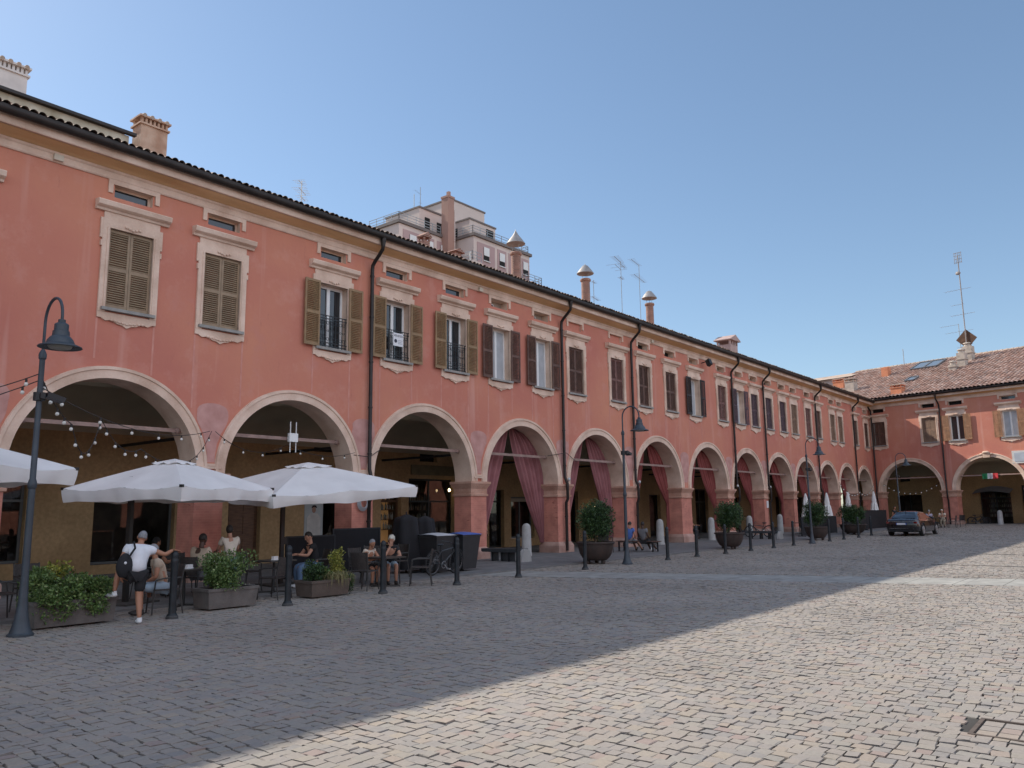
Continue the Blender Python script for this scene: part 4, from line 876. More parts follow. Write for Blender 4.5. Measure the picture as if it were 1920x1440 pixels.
# rectangular planters
def planter(loc, w, d, h, label, m, plants):
    t = thing('planter_box', label, 'planter', loc, 0, 'plant boxes screening the cafe')
    mb = MB(); e = .03
    lo = [(-w/2+e, -d/2+e), (w/2-e, -d/2+e), (w/2-e, d/2-e), (-w/2+e, d/2-e)]; hi = [(-w/2, -d/2), (w/2, -d/2), (w/2, d/2), (-w/2, d/2)]
    V = [(a, b, .03) for a, b in lo]+[(a, b, h-.05) for a, b in hi]+[(a*1.03, b*1.05, h-.05) for a, b in hi]+[(a*1.03, b*1.05, h) for a, b in hi]+[(a*.9, b*.85, h) for a, b in hi]+[(a*.9, b*.85, h-.08) for a, b in hi]
    F = [(3, 2, 1, 0)]+[(i*4+j, i*4+(j+1) % 4, i*4+4+(j+1) % 4, i*4+4+j) for i in range(5) for j in range(4)]
    mb.add(V, F); o = mb.build('box', m, t, smooth=False)
    MB().add([(-w*.46, -d*.44, h-.06), (w*.46, -d*.44, h-.06), (w*.46, d*.44, h-.06), (-w*.46, d*.44, h-.06)], [(0, 1, 2, 3)]).build('soil', SOIL, o, smooth=False)
    for n, fb, mt in plants: fb.build(n, mt, t, smooth=False)
    return t
def shift(fb, x, y, z): fb.v = [(a+x, b+y, c+z) for a, b, c in fb.v]; return fb
def grass(n, x, y, z, l, seed, droop=.8, sp=.12, h=.25):
    g = np.random.default_rng(seed); mb = MB()
    for i in range(n):
        a = g.uniform(0, 6.28); p = Vector((x+g.normal(0, sp), y+g.normal(0, sp), z)); d = Vector((math.cos(a), math.sin(a), 0)); L = l*g.uniform(.6, 1.2); w = Vector((-d.y, d.x, 0))*.004
        q = [p, p+d*L*.25+Vector((0, 0, h*L*1.6)), p+d*L*.6+Vector((0, 0, h*L)), p+d*L*.8*.9+Vector((0, 0, -droop*L*.6))]
        mb.add([q[0]-w, q[0]+w, q[1]+w, q[1]-w, q[2]+w, q[2]-w, q[3]], [(0, 1, 2, 3), (3, 2, 4, 5), (5, 4, 6)])
    return mb
planter((5.55, 13.42, 0), 1.2, .62, .40, 'long planter with loose green shrubs, its rim under the white shoe of the standing man', CONC, [('shrub', shift(foliage(5200, (.46, .48, .44), .055, 21, 24, -.9), -.30, -.10, .52), LEAF_M), ('shrub', shift(foliage(3600, (.38, .44, .36), .05, 22, 16, -.9), .28, -.14, .44), LEAF_M), ('yellow_shrub', shift(foliage(500, (.22, .22, .16), .06, 23, 9), -.2, .05, .84), LEAF_Y)])
planter((8.20, 13.36, 0), .98, .55, .37, 'grey stone planter with one bushy small-leaved green shrub, behind the second bollard', CONC, [('shrub', shift(foliage(5200, (.56, .45, .46), .05, 31, 30, -.7), -.02, 0, .66), LEAF_M), ('flowers', shift(foliage(160, (.58, .47, .48), .022, 32, 20), -.02, 0, .67), mat('white_petals', (.6, .6, .45), .6, 0))])
planter((10.42, 13.45, 0), .95, .55, .34, 'brown planter with mixed herbs, a yellow bush and trailing dry grass by the couple', CONC2, [('shrub', shift(foliage(1500, (.30, .26, .28), .045, 41, 16, -.6), -.22, 0, .50), LEAF_D), ('shrub', shift(foliage(700, (.16, .16, .18), .045, 42, 9), .04, 0, .46), LEAF_M), ('yellow_shrub', shift(foliage(1500, (.25, .24, .34), .04, 43, 14, -.8), .36, .03, .68), LEAF_Y), ('dry_grass', grass(160, .18, -.20, .34, .36, 44), STRAW), ('trailing_plant', shift(foliage(900, (.17, .15, .26), .05, 45, 9), .52, -.12, .28), LEAF_D)])
# parasols
CLOTH = mat('parasol_cloth', (.86, .84, .82), .9, .05, 2, .08, 200)
n_ = CLOTH.node_tree; tr_ = n_.nodes.new('ShaderNodeBsdfTranslucent'); tr_.inputs[0].default_value = (.62, .54, .46, 1); ms_ = n_.nodes.new('ShaderNodeMixShader'); ms_.inputs[0].default_value = .15
out_ = n_.nodes['Material Output']; n_.links.new(n_.nodes['Principled BSDF'].outputs[0], ms_.inputs[1]); n_.links.new(tr_.outputs[0], ms_.inputs[2]); n_.links.new(ms_.outputs[0], out_.inputs[0])
POLE = mat('parasol_pole', (.018, .015, .013), .45, .2, 4)
def parasol(label, loc, rz, L, ze, zp, tilt=(0, 0), seed=1, pole=(0, 0)):
    t = thing('parasol', label, 'parasol', loc, rz, 'open white parasols over the cafe tables'); g = random.Random(seed)
    Mt = Matrix.Translation((0, 0, ze)) @ Matrix.Rotation(tilt[0], 4, 'X') @ Matrix.Rotation(tilt[1], 4, 'Y') @ Matrix.Translation((0, 0, -ze))
    N = 96; M_ = 14
    def edge(a):
        k = a*8; q = int(k) % 8; f = k-int(k)
        P = [(-1, -1), (0, -1), (1, -1), (1, 0), (1, 1), (0, 1), (-1, 1), (-1, 0)]; p, r = P[q], P[(q+1) % 8]
        return (p[0]+(r[0]-p[0])*f)*L, (p[1]+(r[1]-p[1])*f)*L, math.sin(math.pi*f)**1.2
    ph = [g.uniform(0, 6) for _ in range(4)]
    def surf(a, b):
        x, y, s = edge(a % 1.0); m = b
        z = zp-(zp-ze)*(m**1.12)-.055*s*m*m+.006*math.sin(40*a*6.28+ph[0])*m
        return (x*m, y*m, z)
    top = MB().grid(surf, N, M_)
    def val(a, b):
        x, y, s = edge(a % 1.0); z0 = ze-.055*s+.001
        w = .010*math.sin(a*6.28*23+ph[1])+.013*math.sin(a*6.28*9+ph[2]); nx, ny = (x/L, y/L)
        k = abs(math.cos(a*math.pi*8))**6
        return (x*(1+w*b*.9-.02*b*b), y*(1+w*b*.9-.02*b*b), z0-b*(.225-.035*s+.012*math.sin(a*6.28*5+ph[3])+.045*k))
    top.grid(val, 192, 4); top.xf(Mt); cn = top.build('canopy', CLOTH, t, angle=50)
    vt = MB().grid(lambda a, b: (lambda e, m: (e[0]*m, e[1]*m, zp+.03-.40*m-.012*(m/.22)**2-.02*e[2]*(m/.22)**3+.010*math.sin(a*60)*(m/.22)**4))(edge(a % 1.0), b*.22), 64, 6).xf(Mt)
    vt.build('vent_cap', CLOTH, cn, angle=50)
    hub = Mt @ Vector((0, 0, zp-.35)); top_ = Mt @ Vector((0, 0, zp-.06))
    pb = MB(); pb.bar((pole[0], pole[1], 0), (pole[0], pole[1], hub.z), .085, .085); pb.bar((pole[0], pole[1], hub.z-.06), (hub.x, hub.y, hub.z-.02), .07, .07); pb.bar((hub.x, hub.y, hub.z-.1), top_, .06, .06)
    pb.build('pole', POLE, t, smooth=False)
    for k in range(8):
        x, y, s = edge(k/8); e = Mt @ Vector((x*.985, y*.985, ze-.02)); r = MB().bar(top_-Vector((0, 0, .03)), e, .022, .03)
        md = top_.lerp(e, .5); r.bar(hub+Vector((0, 0, -.05)), md, .018, .022)
        (r.obox(e+Vector((0, 0, .02)), (.03, 0, 0), (0, .03, 0), (0, 0, .025)) if k % 2 == 0 else None); r.build('rib', POLE, t, smooth=False)
    MB().box(pole[0]-.42, pole[0]+.42, pole[1]-.42, pole[1]+.42, 0, .07).build('base', mat('parasol_base', (.06, .055, .05), .85, .2, 4), t, smooth=False)
    MB().box(pole[0]+.04, pole[0]+.10, pole[1]-.04, pole[1]+.04, .95, 1.12).build('crank', POLE, t, smooth=False)
    return t
parasol('white parasol cut by the left edge of the photo', (3.88, 14.63, 0), R(21), 1.42, 2.42, 2.95, (0, 0), 1, pole=(-.5, .2))
parasol('white parasol in the middle, over the standing man', (8.2, 15.4, 0), R(21), 1.38, 2.17, 2.74, (R(0), R(0)), 2, pole=(-.82, .25))
parasol('tilted white parasol at the right, over the couple', (11.9, 16.0, 0), R(-7), 1.86, 2.26, 2.84, (R(3.5), R(-3.8)), 3, pole=(-.62, .05))
# closed parasols by the far cafe
def closed(label, loc, h=2.4, r=.22):
    t = thing('closed_parasol', label, 'parasol', loc, 0, 'folded white parasols at the far cafe'); 
    MB().cyl((0, 0, 0), (0, 0, h), .03, n=8).build('pole', POLE, t)
    def f(a, b):
        z = .75+(h-.8)*(1-b); rr = (.03+r*b**.8)*(1+.22*math.sin(a*2*math.pi*7+3*b)); 
        if .42 < b < .5: rr *= .8
        return (rr*math.cos(2*math.pi*a), rr*math.sin(2*math.pi*a), z)
    MB().grid(f, 56, 14).build('folded_canopy', CLOTH, t, angle=70)
for i, (x, y, w) in enumerate(((47.6, 16.6, 'leftmost folded white parasol, leaning wide at the foot'), (52.6, 17.0, 'second folded white parasol from the left, behind the far round pot'), (57.3, 17.1, 'third folded white parasol from the left, before the corner pillars'), (63.5, 17.1, 'rightmost folded white parasol, beside the corner arch'))): closed(w, (x, y, gz(x)), 2.45+.06*i, .26)
# low stone benches set across the walk
def lowbench(label, x, y0, y1):
    t = thing('stone_bench', label, 'bench', (x, (y0+y1)/2, gz(x)), 0, 'low dark benches with round stone ends'); h = (y1-y0)/2
    MB().prism([(-h, .33), (h-.05, .33), (h, .36), (h, .44), (-h, .44)], 'x', -.24, .24).build('seat', mat('bench_slab', (.035, .04, .045), .6, .2, 5), t, smooth=False)
    for y in (-h+.5, 0., h-.4): MB().box(-.14, .14, y-.04, y+.04, -.04, .33).build('leg', IRON, t, smooth=False)
    P = [(.27*math.cos(a), .02+.42*math.sin(a)) for a in [math.pi*k/14 for k in range(15)]]+[(-.27, -.04), (.27, -.04)]
    MB().prism(P, 'y', -h-.13, -h+.02).build('end_stone', MATS['pale_stone'], t)
lowbench('low dark bench with a half-round stone end in front of the third pillar', 20.6, 16.35, 17.95); lowbench('low dark bench with a pale round end in front of the eighth pillar', 41.3, 15.9, 17.8)
# cafe tables and chairs
TOP = mat('table_top', (.05, .042, .036), .45, .2, 6); WICK = mat('woven_chair', (.045, .036, .032), .7, .3, 30, .3, 120); CHM = mat('chair_frame', (.05, .048, .046), .45, .2, 6, metal=.3)
def table(loc, label, rz=0., w=.66):
    t = thing('cafe_table', label, 'table', loc, rz, 'dark square cafe tables')
    MB().box(-w/2, w/2, -w/2, w/2, .635, .665).build('tabletop', TOP, t, smooth=False)
    MB().lathe([(.03, .03), (.026, .635)], n=10).build('leg', CHM, t); f = MB()
    for a in (45, 135): c, s = math.cos(R(a)), math.sin(R(a)); f.bar((-.33*c, -.33*s, .018), (.33*c, .33*s, .018), .04, .03)
    f.build('foot', CHM, t, smooth=False); return t
def chair():
    t = thing('cafe_chair', 'x', 'chair'); k = .92       # faces local +y
    MB().box(-.21, .21, -.20, .21, .395, .42).build('seat', WICK, t, smooth=False)
    MB().grid(lambda a, b: (-.215+.43*a, -.20-.06*b-.05*math.sin(math.pi*a)*1., .45+.36*b), 10, 6).build('backrest', WICK, t, recalc=False)
    for x in (-.20, .20):
        MB().tube([(x, .20, .41), (x*1.08, .23, -.02)], .013, 8).build('leg', CHM, t)
        MB().tube([(x, -.27, .82), (x, -.21, .42), (x*1.08, -.27, -.02)], .013, 8).build('leg', CHM, t)
        MB().tube([(x, -.22, .60), (x*1.14, .05, .60), (x*1.12, .19, .57), (x, .20, .41)], .013, 8).build('armrest', CHM, t)
    return t
ch0 = chair(); NCH = [0]
def put_chair(x, y, rz, label):
    o = ch0 if NCH[0] == 0 else dup(ch0); NCH[0] += 1
    o.location = (x, y, gz(x)+(.035 if y > 14.5 else 0)); o.rotation_euler = (0, 0, rz); o['label'] = label; o['group'] = 'dark woven cafe chairs'; return o
def napkin(loc, label):
    t = thing('napkin_holder', label, 'napkin holder', loc, .3); MB().box(-.08, .08, -.04, .04, 0, .012).build('tray', WHITE, t, smooth=False)
    MB().box(-.07, .07, -.03, .03, .012, .075).build('napkins', mat('paper', (.7, .66, .64), .8, .05, 5), t, smooth=False)
TBL = [(3.55, 14.2, 'dark cafe table at the far left edge under the first parasol'), (5.75, 14.75, 'dark cafe table behind the long planter, next to the parasol pole'), (7.95, 14.35, 'dark cafe table beside the seated grey-haired man'), (10.15, 14.75, 'dark cafe table in front of the man in the black shirt'), (12.55, 13.95, 'dark cafe table where the couple sit reading'), (9.35, 15.9, 'dark cafe table behind the woman in the pale top'), (4.2, 16.5, 'dark cafe table deep under the first parasol')]
for x, y, l in TBL: table((x, y, .035 if y > 14.5 else 0), l, random.uniform(-.1, .1))
napkin((3.45, 14.1, .668), 'white napkin holder on the table at the far left'); napkin((5.75, 14.7, .703), 'white napkin holder on the table behind the long planter'); napkin((8.0, 14.3, .668), 'white napkin holder on the table beside the grey-haired man'); napkin((10.1, 14.65, .703), 'white napkin holder on the table before the black-shirted man')
for x, y, r, l in ((5.0, 14.7, -1.57, 'dark woven chair behind the long planter, left of its table'), (5.75, 15.45, 3.14, 'dark woven chair behind the table with the napkins, left of the parasol pole'), (4.4, 14.0, 1.3, 'dark woven chair right of the far-left table'), (2.8, 14.3, -1.4, 'dark woven chair left of the far-left table'), (9.62, 13.95, .3, 'empty dark woven chair between the grey and brown planters'), (10.0, 15.5, 3.3, 'empty dark woven chair behind the table of the black-shirted man'), (8.6, 14.0, .8, 'dark woven chair right of the grey-haired man, behind the grey planter'), (11.75, 13.72, -1.25, 'empty dark woven chair left of the couple, beside the brown planter'), (13.25, 13.55, .75, 'empty dark woven chair in front of the man with curly white hair'), (9.0, 16.5, 3.0, 'dark woven chair in shade behind the pale-topped woman'), (13.3, 15.2, 2.6, 'dark woven chair in shade before the black screens'), (14.2, 15.4, 1.57, 'dark woven chair beside the white-lidded bin')): put_chair(x, y, r, l)
# black screens and covered things behind the couple
BLK = mat('black_fabric', (.010, .0095, .012), .85, .2, 3, .2, 20)
def screen(label, x0, x1, y, h, z0=.04):
    t = thing('windbreak_screen', label, 'screen', ((x0+x1)/2, y, gz(x0)+z0), 0, 'dark windbreaks around the cafes'); w = (x1-x0)/2
    MB().box(-w, w, -.02, .02, .06, h-.04).build('panel', BLK, t, smooth=False)
    f = MB(); f.bar((-w, 0, h-.02), (w, 0, h-.02), .05, .04)
    for x in (-w+.03, w-.03): f.box(x-.025, x+.025, -.03, .03, 0, h-.04); f.box(x-.03, x+.03, -.22, .22, -.0, .04)
    f.build('frame', IRON, t, smooth=False)
screen('black windbreak panel below the hose reel', 13.9, 15.6, 17.6, 1.2); screen('black windbreak panel left of the hose reel pillar', 12.3, 13.85, 17.4, 1.05)
cv = MB()
def cov(a, b, z0=0): r = .27*(1+.06*math.sin(a*31)+.05*math.sin(a*13+b*3)); return None
def covered(label, loc, h, r, seed):
    t = thing('covered_parasol', label, 'parasol', loc, 0, 'dark covered parasols behind the couple')
    MB().grid(lambda a, b: (r*(1.05-.35*b**2)*(1+.10*math.sin(a*2*math.pi*5+seed+2*b))*math.cos(2*math.pi*a)*(1 if b < .97 else .2), r*(1.05-.35*b**2)*(1+.10*math.sin(a*2*math.pi*5+seed+2*b))*math.sin(2*math.pi*a)*(1 if b < .97 else .2), .1+(h-.1)*b), 40, 16).build('cover', BLK, t, angle=70)
    MB().cyl((0, 0, 0), (0, 0, h+.08), .025, n=8).build('pole', POLE, t)
covered('bulky black covered parasol left of the shop display', (15.4, 16.3, .04), 1.55, .40, 1.); covered('black covered parasol in front of the cafe doorway', (16.3, 16.5, .04), 1.5, .33, 3.)
# wheelie bins
BINM = mat('bin_plastic', (.028, .028, .03), .45, .15, 5)
def bin_(label, loc, rz, lid):
    t = thing('wheelie_bin', label, 'bin', loc, rz, 'wheelie bins beside the bicycle')
    b = MB(); lo = [(-.27, -.25), (.27, -.25), (.27, .25), (-.27, .25)]; hi = [(-.36, -.34), (.36, -.34), (.36, .34), (-.36, .34)]
    b.add([(x, y, .06) for x, y in lo]+[(x, y, .93) for x, y in hi]+[(x*1.05, y*1.05, .93) for x, y in hi]+[(x*1.05, y*1.05, .98) for x, y in hi], [(3, 2, 1, 0)]+[(i*4+j, i*4+(j+1) % 4, i*4+4+(j+1) % 4, i*4+4+j) for i in range(3) for j in range(4)]+[(12, 13, 14, 15)])
    b.build('bin_body', BINM, t, smooth=False)
    MB().grid(lambda a, q: (-.40+.80*a, -.40+.80*q, .985+.075*math.sin(math.pi*q)**.7*(.5+.5*math.sin(math.pi*a))), 10, 10).build('lid', lid, t)
    for x in (-.24, .24): MB().cyl((x-.03, .26, .09), (x+.03, .26, .09), .1, n=14).build('wheel', IRON, t)
    MB().tube([(-.25, .40, .95), (-.25, .46, .97), (.25, .46, .97), (.25, .40, .95)], .015, 6).build('handle', BINM, t)
bin_('dark wheelie bin with a whitish lid behind the bicycle', (15.85, 15.6, .035), .05, mat('pale_lid', (.50, .52, .54), .5, .05, 3)); bin_('dark wheelie bin with a blue lid next to the brick pillar', (16.75, 15.45, .035), .0, mat('blue_lid', (.03, .12, .42), .4, .1, 3))
# bicycle
def bicycle(label, loc, rz, k=.92, lean=.12):
    t = thing('bicycle', label, 'bicycle', loc, rz); t.rotation_euler = (lean, 0, rz); BK = mat('bike_frame', (.05, .055, .06), .35, .2, 5, metal=.4); TY = mat('tyre', (.012, .012, .012), .8, .2, 20)
    def wheel(x):
        r = .335*k; w = MB().tube([(x+r*math.cos(a), 0, r+.02+r*math.sin(a)) for a in [2*math.pi*i/36 for i in range(37)]], .024, 8, False).build('wheel', TY, t)
        s = MB()
        for i in range(24): a = 2*math.pi*i/24; s.cyl((x+.03*math.cos(a+.5), 0, r+.02+.03*math.sin(a+.5)), (x+(r-.02)*math.cos(a), 0, r+.02+(r-.02)*math.sin(a)), .0025, n=4)
        s.tube([(x+(r-.028)*math.cos(a), 0, r+.02+(r-.028)*math.sin(a)) for a in [2*math.pi*i/36 for i in range(37)]], .01, 6, False); s.cyl((x, -.05, r+.02), (x, .05, r+.02), .03, n=10)
        s.build('rim', mat('dark_rim', (.12, .12, .125), .4, .1, 5, metal=.6), w)
    wheel(-.52*k); wheel(.55*k); f = MB(); z = .355*k
    bb = (-.08*k, 0, .29*k); st = (-.22*k, 0, .72*k); hd = (.34*k, 0, .74*k); hl = (.38*k, 0, .62*k)
    f.tube([bb, st], .017); f.tube([bb, hl], .022); f.tube([(-.20*k, 0, .66*k), hd], .019); f.tube([hd, hl], .024)
    for s in (-.05, .05): f.tube([(-.52*k, s, z), (bb[0], s*.6, bb[2])], .01); f.tube([(-.52*k, s, z), (st[0], s*.5, .66*k)], .009); f.tube([(.55*k, s, z), (.40*k, s, .60*k)], .014)
    f.build('frame', BK, t)
    h = MB(); h.tube([hd, (.31*k, 0, .86*k)], .016); h.tube([(.20*k, -.29, .90*k), (.30*k, -.12, .88*k), (.31*k, 0, .87*k), (.30*k, .12, .88*k), (.20*k, .29, .90*k)], .012); h.build('handlebar', BK, t)
    sd = MB(); sd.tube([st, (-.245*k, 0, .82*k)], .013); sd.ell((-.27*k, 0, .85*k), .13, .065, .035, 12, 6); sd.build('saddle', IRON, t)
    c = MB(); c.tube([(bb[0]+.09*math.cos(a), -.05, bb[2]+.09*math.sin(a)) for a in [2*math.pi*i/20 for i in range(21)]], .006, 5, False); c.bar((bb[0], -.07, bb[2]), (bb[0]+.13, -.07, bb[2]-.1), .02, .015); c.bar((bb[0], .07, bb[2]), (bb[0]-.13, .07, bb[2]+.1), .02, .015); c.box(bb[0]+.09, bb[0]+.17, -.16, -.07, bb[2]-.12, bb[2]-.09); c.box(bb[0]-.17, bb[0]-.09, .07, .16, bb[2]+.09, bb[2]+.12)
    c.build('crankset', ALU, t, smooth=False); return t
bicycle('dark bicycle leaning against the wheelie bins', (15.45, 14.95, .035), .12); bicycle('dark bicycle parked by the stone bollard under the eighth arch', (43.0, 17.6, gz(43)+.035), 1.9)
# coiled hose on the pillar, access point on the tie rod, flag, plaques
hs = thing('hose_reel', 'grey coiled hose hanging on the pillar below the tilted parasol', 'hose', (15.72, 18.52, 1.95))
hm = MB()
for i in range(5): hm.tube([((.20-.02*i)*math.cos(a), -.02-.012*i, (.24-.02*i)*math.sin(a)) for a in [2*math.pi*k/24 for k in range(25)]], .014, 6, False)
hm.build('hose', mat('hose_grey', (.35, .35, .36), .6, .1, 5), hs); MB().box(-.04, .04, -.09, .03, .2, .28).build('bracket', IRON, hs, smooth=False)
ap = thing('access_point', 'white box with four rod antennas on the tie rod of the second arch', 'antenna', (13.42, 18.85, 3.74))
MB().box(-.14, .14, -.09, .0, -.11, .13).build('housing', WHITE, ap, smooth=False)
for x in (-.09, .10): MB().cyl((x, -.05, -.40), (x, -.05, .45), .014, n=6).build('rod_antenna', WHITE, ap)
FX = wing_m @ Vector((8.6, .33, 3.83)); fl = thing('flag', 'green white and red flag hung on the tie rod of the sunlit arch', 'flag', FX, WA)
for i, cl in enumerate(((.02, .20, .07), (.62, .62, .60), (.50, .03, .04))):
    MB().grid(lambda a, b: (-.54+.36*(i+a), .03*math.sin(6*(i+a))*(.3+b)-.06, -.40*b), 6, 5).build('flag_band', mat('flag_%s' % ('green', 'white', 'red')[i], cl, .8, .05, 5), fl)
# for-sale board on the balcony
fs = thing('sale_sign', 'white VENDESI for-sale sign tied to the balcony rail of the fifth window', 'sign', (17.08, FY-.06, 7.08))
MB().box(-.21, .21, -.012, 0, -.21, .21).build('board', mat('sign_white', (.70, .70, .72), .5, .03, 3), fs, smooth=False)
INK = mat('sign_ink', (.03, .03, .05), .6, 0)
text_mesh('VENDESI', .098, INK, fs, (0, -.0135, .12), (R(90), 0, 0)); MB().ell((-.11, -.013, -.05), .062, .004, .062, 16, 8).build('logo_disc', INK, fs)
for i in range(3): MB().box(-.01, .17-.03*(i % 2), -.0155, -.012, -.03-.05*i, -.012-.05*i).build('text_line', mat('sign_grey', (.35, .35, .38), .6, 0), fs, smooth=False)
# wall boxes under the cornice, lantern fittings and cameras
for i, (x, z, l) in enumerate(((6.75, 9.60, 'small pale junction box under the cornice at the far left'), (21.05, 9.56, 'small pale junction box under the cornice above the brown shutters'), (33.5, 9.62, 'small pale junction box under the cornice right of the third downpipe'))):
    tag(MB().box(-.10, .10, -.08, 0, -.07, .07).build('junction_box', mat('pale_box', (.55, .48, .38), .6, .1, 3), smooth=False), l, 'box').location = (x, FY-.05, z)
wf = thing('wall_floodlight', 'black floodlight on a bracket high on the wall before the dark shutters', 'light', (38.9, FY, 9.3)); MB().bar((0, 0, 0), (0, -.3, .05), .04, .04).build('bracket', IRON, wf, smooth=False); MB().obox((.02, -.42, -.02), (.16, 0, 0), (0, .10, -.06), (0, .05, .14)).build('housing', IRON, wf, smooth=False)
for i, (x, l) in enumerate(((26.02, 'white globe lantern on the fourth pillar capital'), (31.5, 'white globe lantern beside the sixth arch pillar'), (42.1, 'white bracket lantern on the pillar left of the eighth arch'), (46.8, 'white bracket lantern on the pillar left of the ninth arch'))):
    t = thing('wall_lantern', l, 'lantern', (x+.16, FY-.12, 2.78), 0, 'small lanterns on the pillars'); MB().bar((0, .12, 0), (0, -.05, .02), .03, .03).build('bracket', IRON, t, smooth=False); MB().ell((0, -.06, .09), .06, .06, .07, 10, 8).build('globe', mat('globe_glass', (.55, .56, .56), .25, .05, 4), t)
tag(MB().box(-.13, .13, -.03, 0, -.2, .2).build('notice_box', WHITE, smooth=False), 'white notice on the pillar between the eighth and ninth arches', 'sign').location = (46.75, FY-.01, 1.85)
# string lights
BULB = mat('bulb_glass', (.72, .70, .64), .25, 0); CORD = mat('cord', (.03, .025, .022), .7, 0)
def string(label, pts, sag, nb, skip=0, r=.029):
    t = thing('string_lights', label, 'string lights', pts[0], 0, 'strings of round bulbs over the cafe'); P = []
    for a, b, s in zip(pts, pts[1:], sag):
        a, b = Vector(a), Vector(b)
        for i in range(17): q = a.lerp(b, i/16); q.z -= 4*s*(i/16)*(1-i/16); P.append(q-Vector(pts[0]))
    MB().tube(P, .008, 5).build('cord', CORD, t)
    L = [0]
    for p, q in zip(P, P[1:]): L.append(L[-1]+(q-p).length)
    for k in range(nb):
        d = L[-1]*(k+.5)/nb; i = max(j for j in range(len(L)-1) if L[j] <= d); f = (d-L[i])/max(1e-6, L[i+1]-L[i]); p = P[i].lerp(P[i+1], f)
        b = MB(); b.ell((p.x, p.y, p.z-.085), r, r, r*1.05, 10, 8); o = b.build('bulb', BULB, t)
        MB().cyl((p.x, p.y, p.z), (p.x, p.y, p.z-.055), .016, n=7).build('socket', CORD, o)
string('string of round bulbs from the near lamp looping low to the middle parasol', [(4.65, 12.74, 3.72), (5.6, 13.9, 3.15), (6.5, 14.9, 3.4), (7.6, 15.6, 2.95)], (.1, .55, .25), 14)
string('string of round bulbs from the middle parasol up to the first pillar', [(7.6, 15.6, 2.95), (9.2, 17.0, 2.85), (10.75, 18.45, 3.72)], (.12, .25), 9)
string('string of round bulbs hung from the near lamp to the first pillar', [(4.65, 12.74, 3.55), (10.7, 18.45, 3.72)], (.35,), 6)
string('short string of bulbs from the near lamp leaving the photo at left', [(4.65, 12.74, 3.75), (1.2, 13.6, 3.2)], (.35,), 9); string('lower string of bulbs from the near lamp leaving the photo at left', [(4.65, 12.74, 3.65), (1.0, 13.9, 2.9)], (.35,), 8)
string('string of round bulbs crossing the second arch from the first pillar', [(10.85, 18.45, 3.72), (13.3, 18.9, 3.55), (15.3, 18.4, 3.4)], (.35, .2), 7)
string('string of small bulbs on the corner arches above the folded parasols', [(59.9, 18.4, 3.4), (64.7, 18.4, 2.8), (68.7, 18.4, 3.5)], (.5, .5), 14, r=.045); string('string of small bulbs in the first wing arch', [wing_m @ Vector((.5, .2, 3.4)), wing_m @ Vector((5.3, .2, 3.5))], (.9,), 12, r=.045)
tag(MB().tube([(15.3, FY-.02, 3.35), (15.9, FY-.15, 3.3), (16.4, FY-.05, 3.55)], .012, 5).build('wall_cable', CORD), 'thin sagging cable crossing the first downpipe above the tilted parasol', 'cable')
tag(MB().tube([(25.0, FY-.02, 3.75), (26.0, FY-.2, 3.9), (26.9, FY-.05, 3.6)], .012, 5).build('wall_cable', CORD), 'thin cable crossing the pillar between the two mauve-curtained arches', 'cable')
mh = thing('manhole_cover', 'square manhole with stone infill set in the sunlit setts at lower right', 'manhole', (7.16, 1.03, 0))
mf = MB(); 
for a, b, c, d in ((-.28, .28, -.31, -.28), (-.28, .28, .28, .31), (-.28, -.25, -.28, .28), (.25, .28, -.28, .28)): mf.box(a, b, c, d, -.05, .004)
MB().box(-.37, .37, -.42, .42, -.06, -.009).build('bedding', GROUND, mh, smooth=False); mf.build('frame', mat('rust_frame', (.10, .075, .06), .8, .3, 10), mh, smooth=False)
ms = MB(); 
for i in range(3):
    for j in range(4): ms.prism([(-.245+.163*i+.006, -.275+.1375*j+.006), (-.245+.163*(i+1)-.006, -.275+.1375*j+.008), (-.245+.163*(i+1)-.008, -.275+.1375*(j+1)-.006), (-.245+.163*i+.008, -.275+.1375*(j+1)-.006)], 'z', -.05, -.006)
ms.build('infill_setts', SETT, mh, smooth=False)
# ------------------------------------------------------------------ curtains
CUR1 = mat('mauve_curtain', (.28, .105, .108), .9, .12, 2, .1, 80, col2=(.33, .14, .145)); CUR2 = mat('red_curtain', (.25, .062, .055), .9, .12, 2, .1, 80, col2=(.30, .082, .075))
def curtain(c, r, d, m, label, zt, zb, p, wi, seed):
    top = ZS+r*.985
    def f(u, v):
        z = top-(top-zb)*v; k = min(1., (top-z)/(top-zt))
        xo = math.sqrt(max(0, r*r-(z-ZS)**2))*.985 if z > ZS else r*.985
        xi = .04*r+(wi*r-.04*r)*k**p
        if z < zt: xi = wi*r-.05*math.sin(min(1, (zt-z)/.5)*math.pi*.5)
        xi = min(xi, xo-.02*(1 if v > 0 else 0)); x = xo+(xi-xo)*u; w = abs(xo-xi)
        y = .70+min(.06, .03+.05*w)*math.sin(u*2*math.pi*5.5+seed+1.2*v)+.02*math.sin(u*17+seed*3+3*v)
        return (d*x, y, z)
    o = MB().grid(f, 64, 26).build('curtain', m, angle=75)
    o.location = (c, FY, 0); tag(o, label, 'curtain', 'red curtains hung in the arches')
for i in range(6, 15):
    c, r = A1[i]; k = i-6; m = CUR1 if k < 2 else CUR2
    for d, nm in ((-1, 'left'), (1, 'right')):
        if k == 0: zt, zb, p, wi = .5, .42, 1.35, .74 if d < 0 else .90
        elif k == 1: zt, zb, p, wi = .55, .45, 1.3, .72 if d < 0 else .88
        else: zt, zb, p, wi = (.6, .5, 1.3, .70) if d < 0 else (1.65+.12*(k % 3), .6, 1.7, .90)
        tone = 'dusty mauve' if k < 2 else 'dark red'
        curtain(c, r, d, m, f'{tone} {nm}-hand curtain drawn aside in the {ORD[k]} curtained arch from the left', zt, zb, p, wi, i*1.7+d)

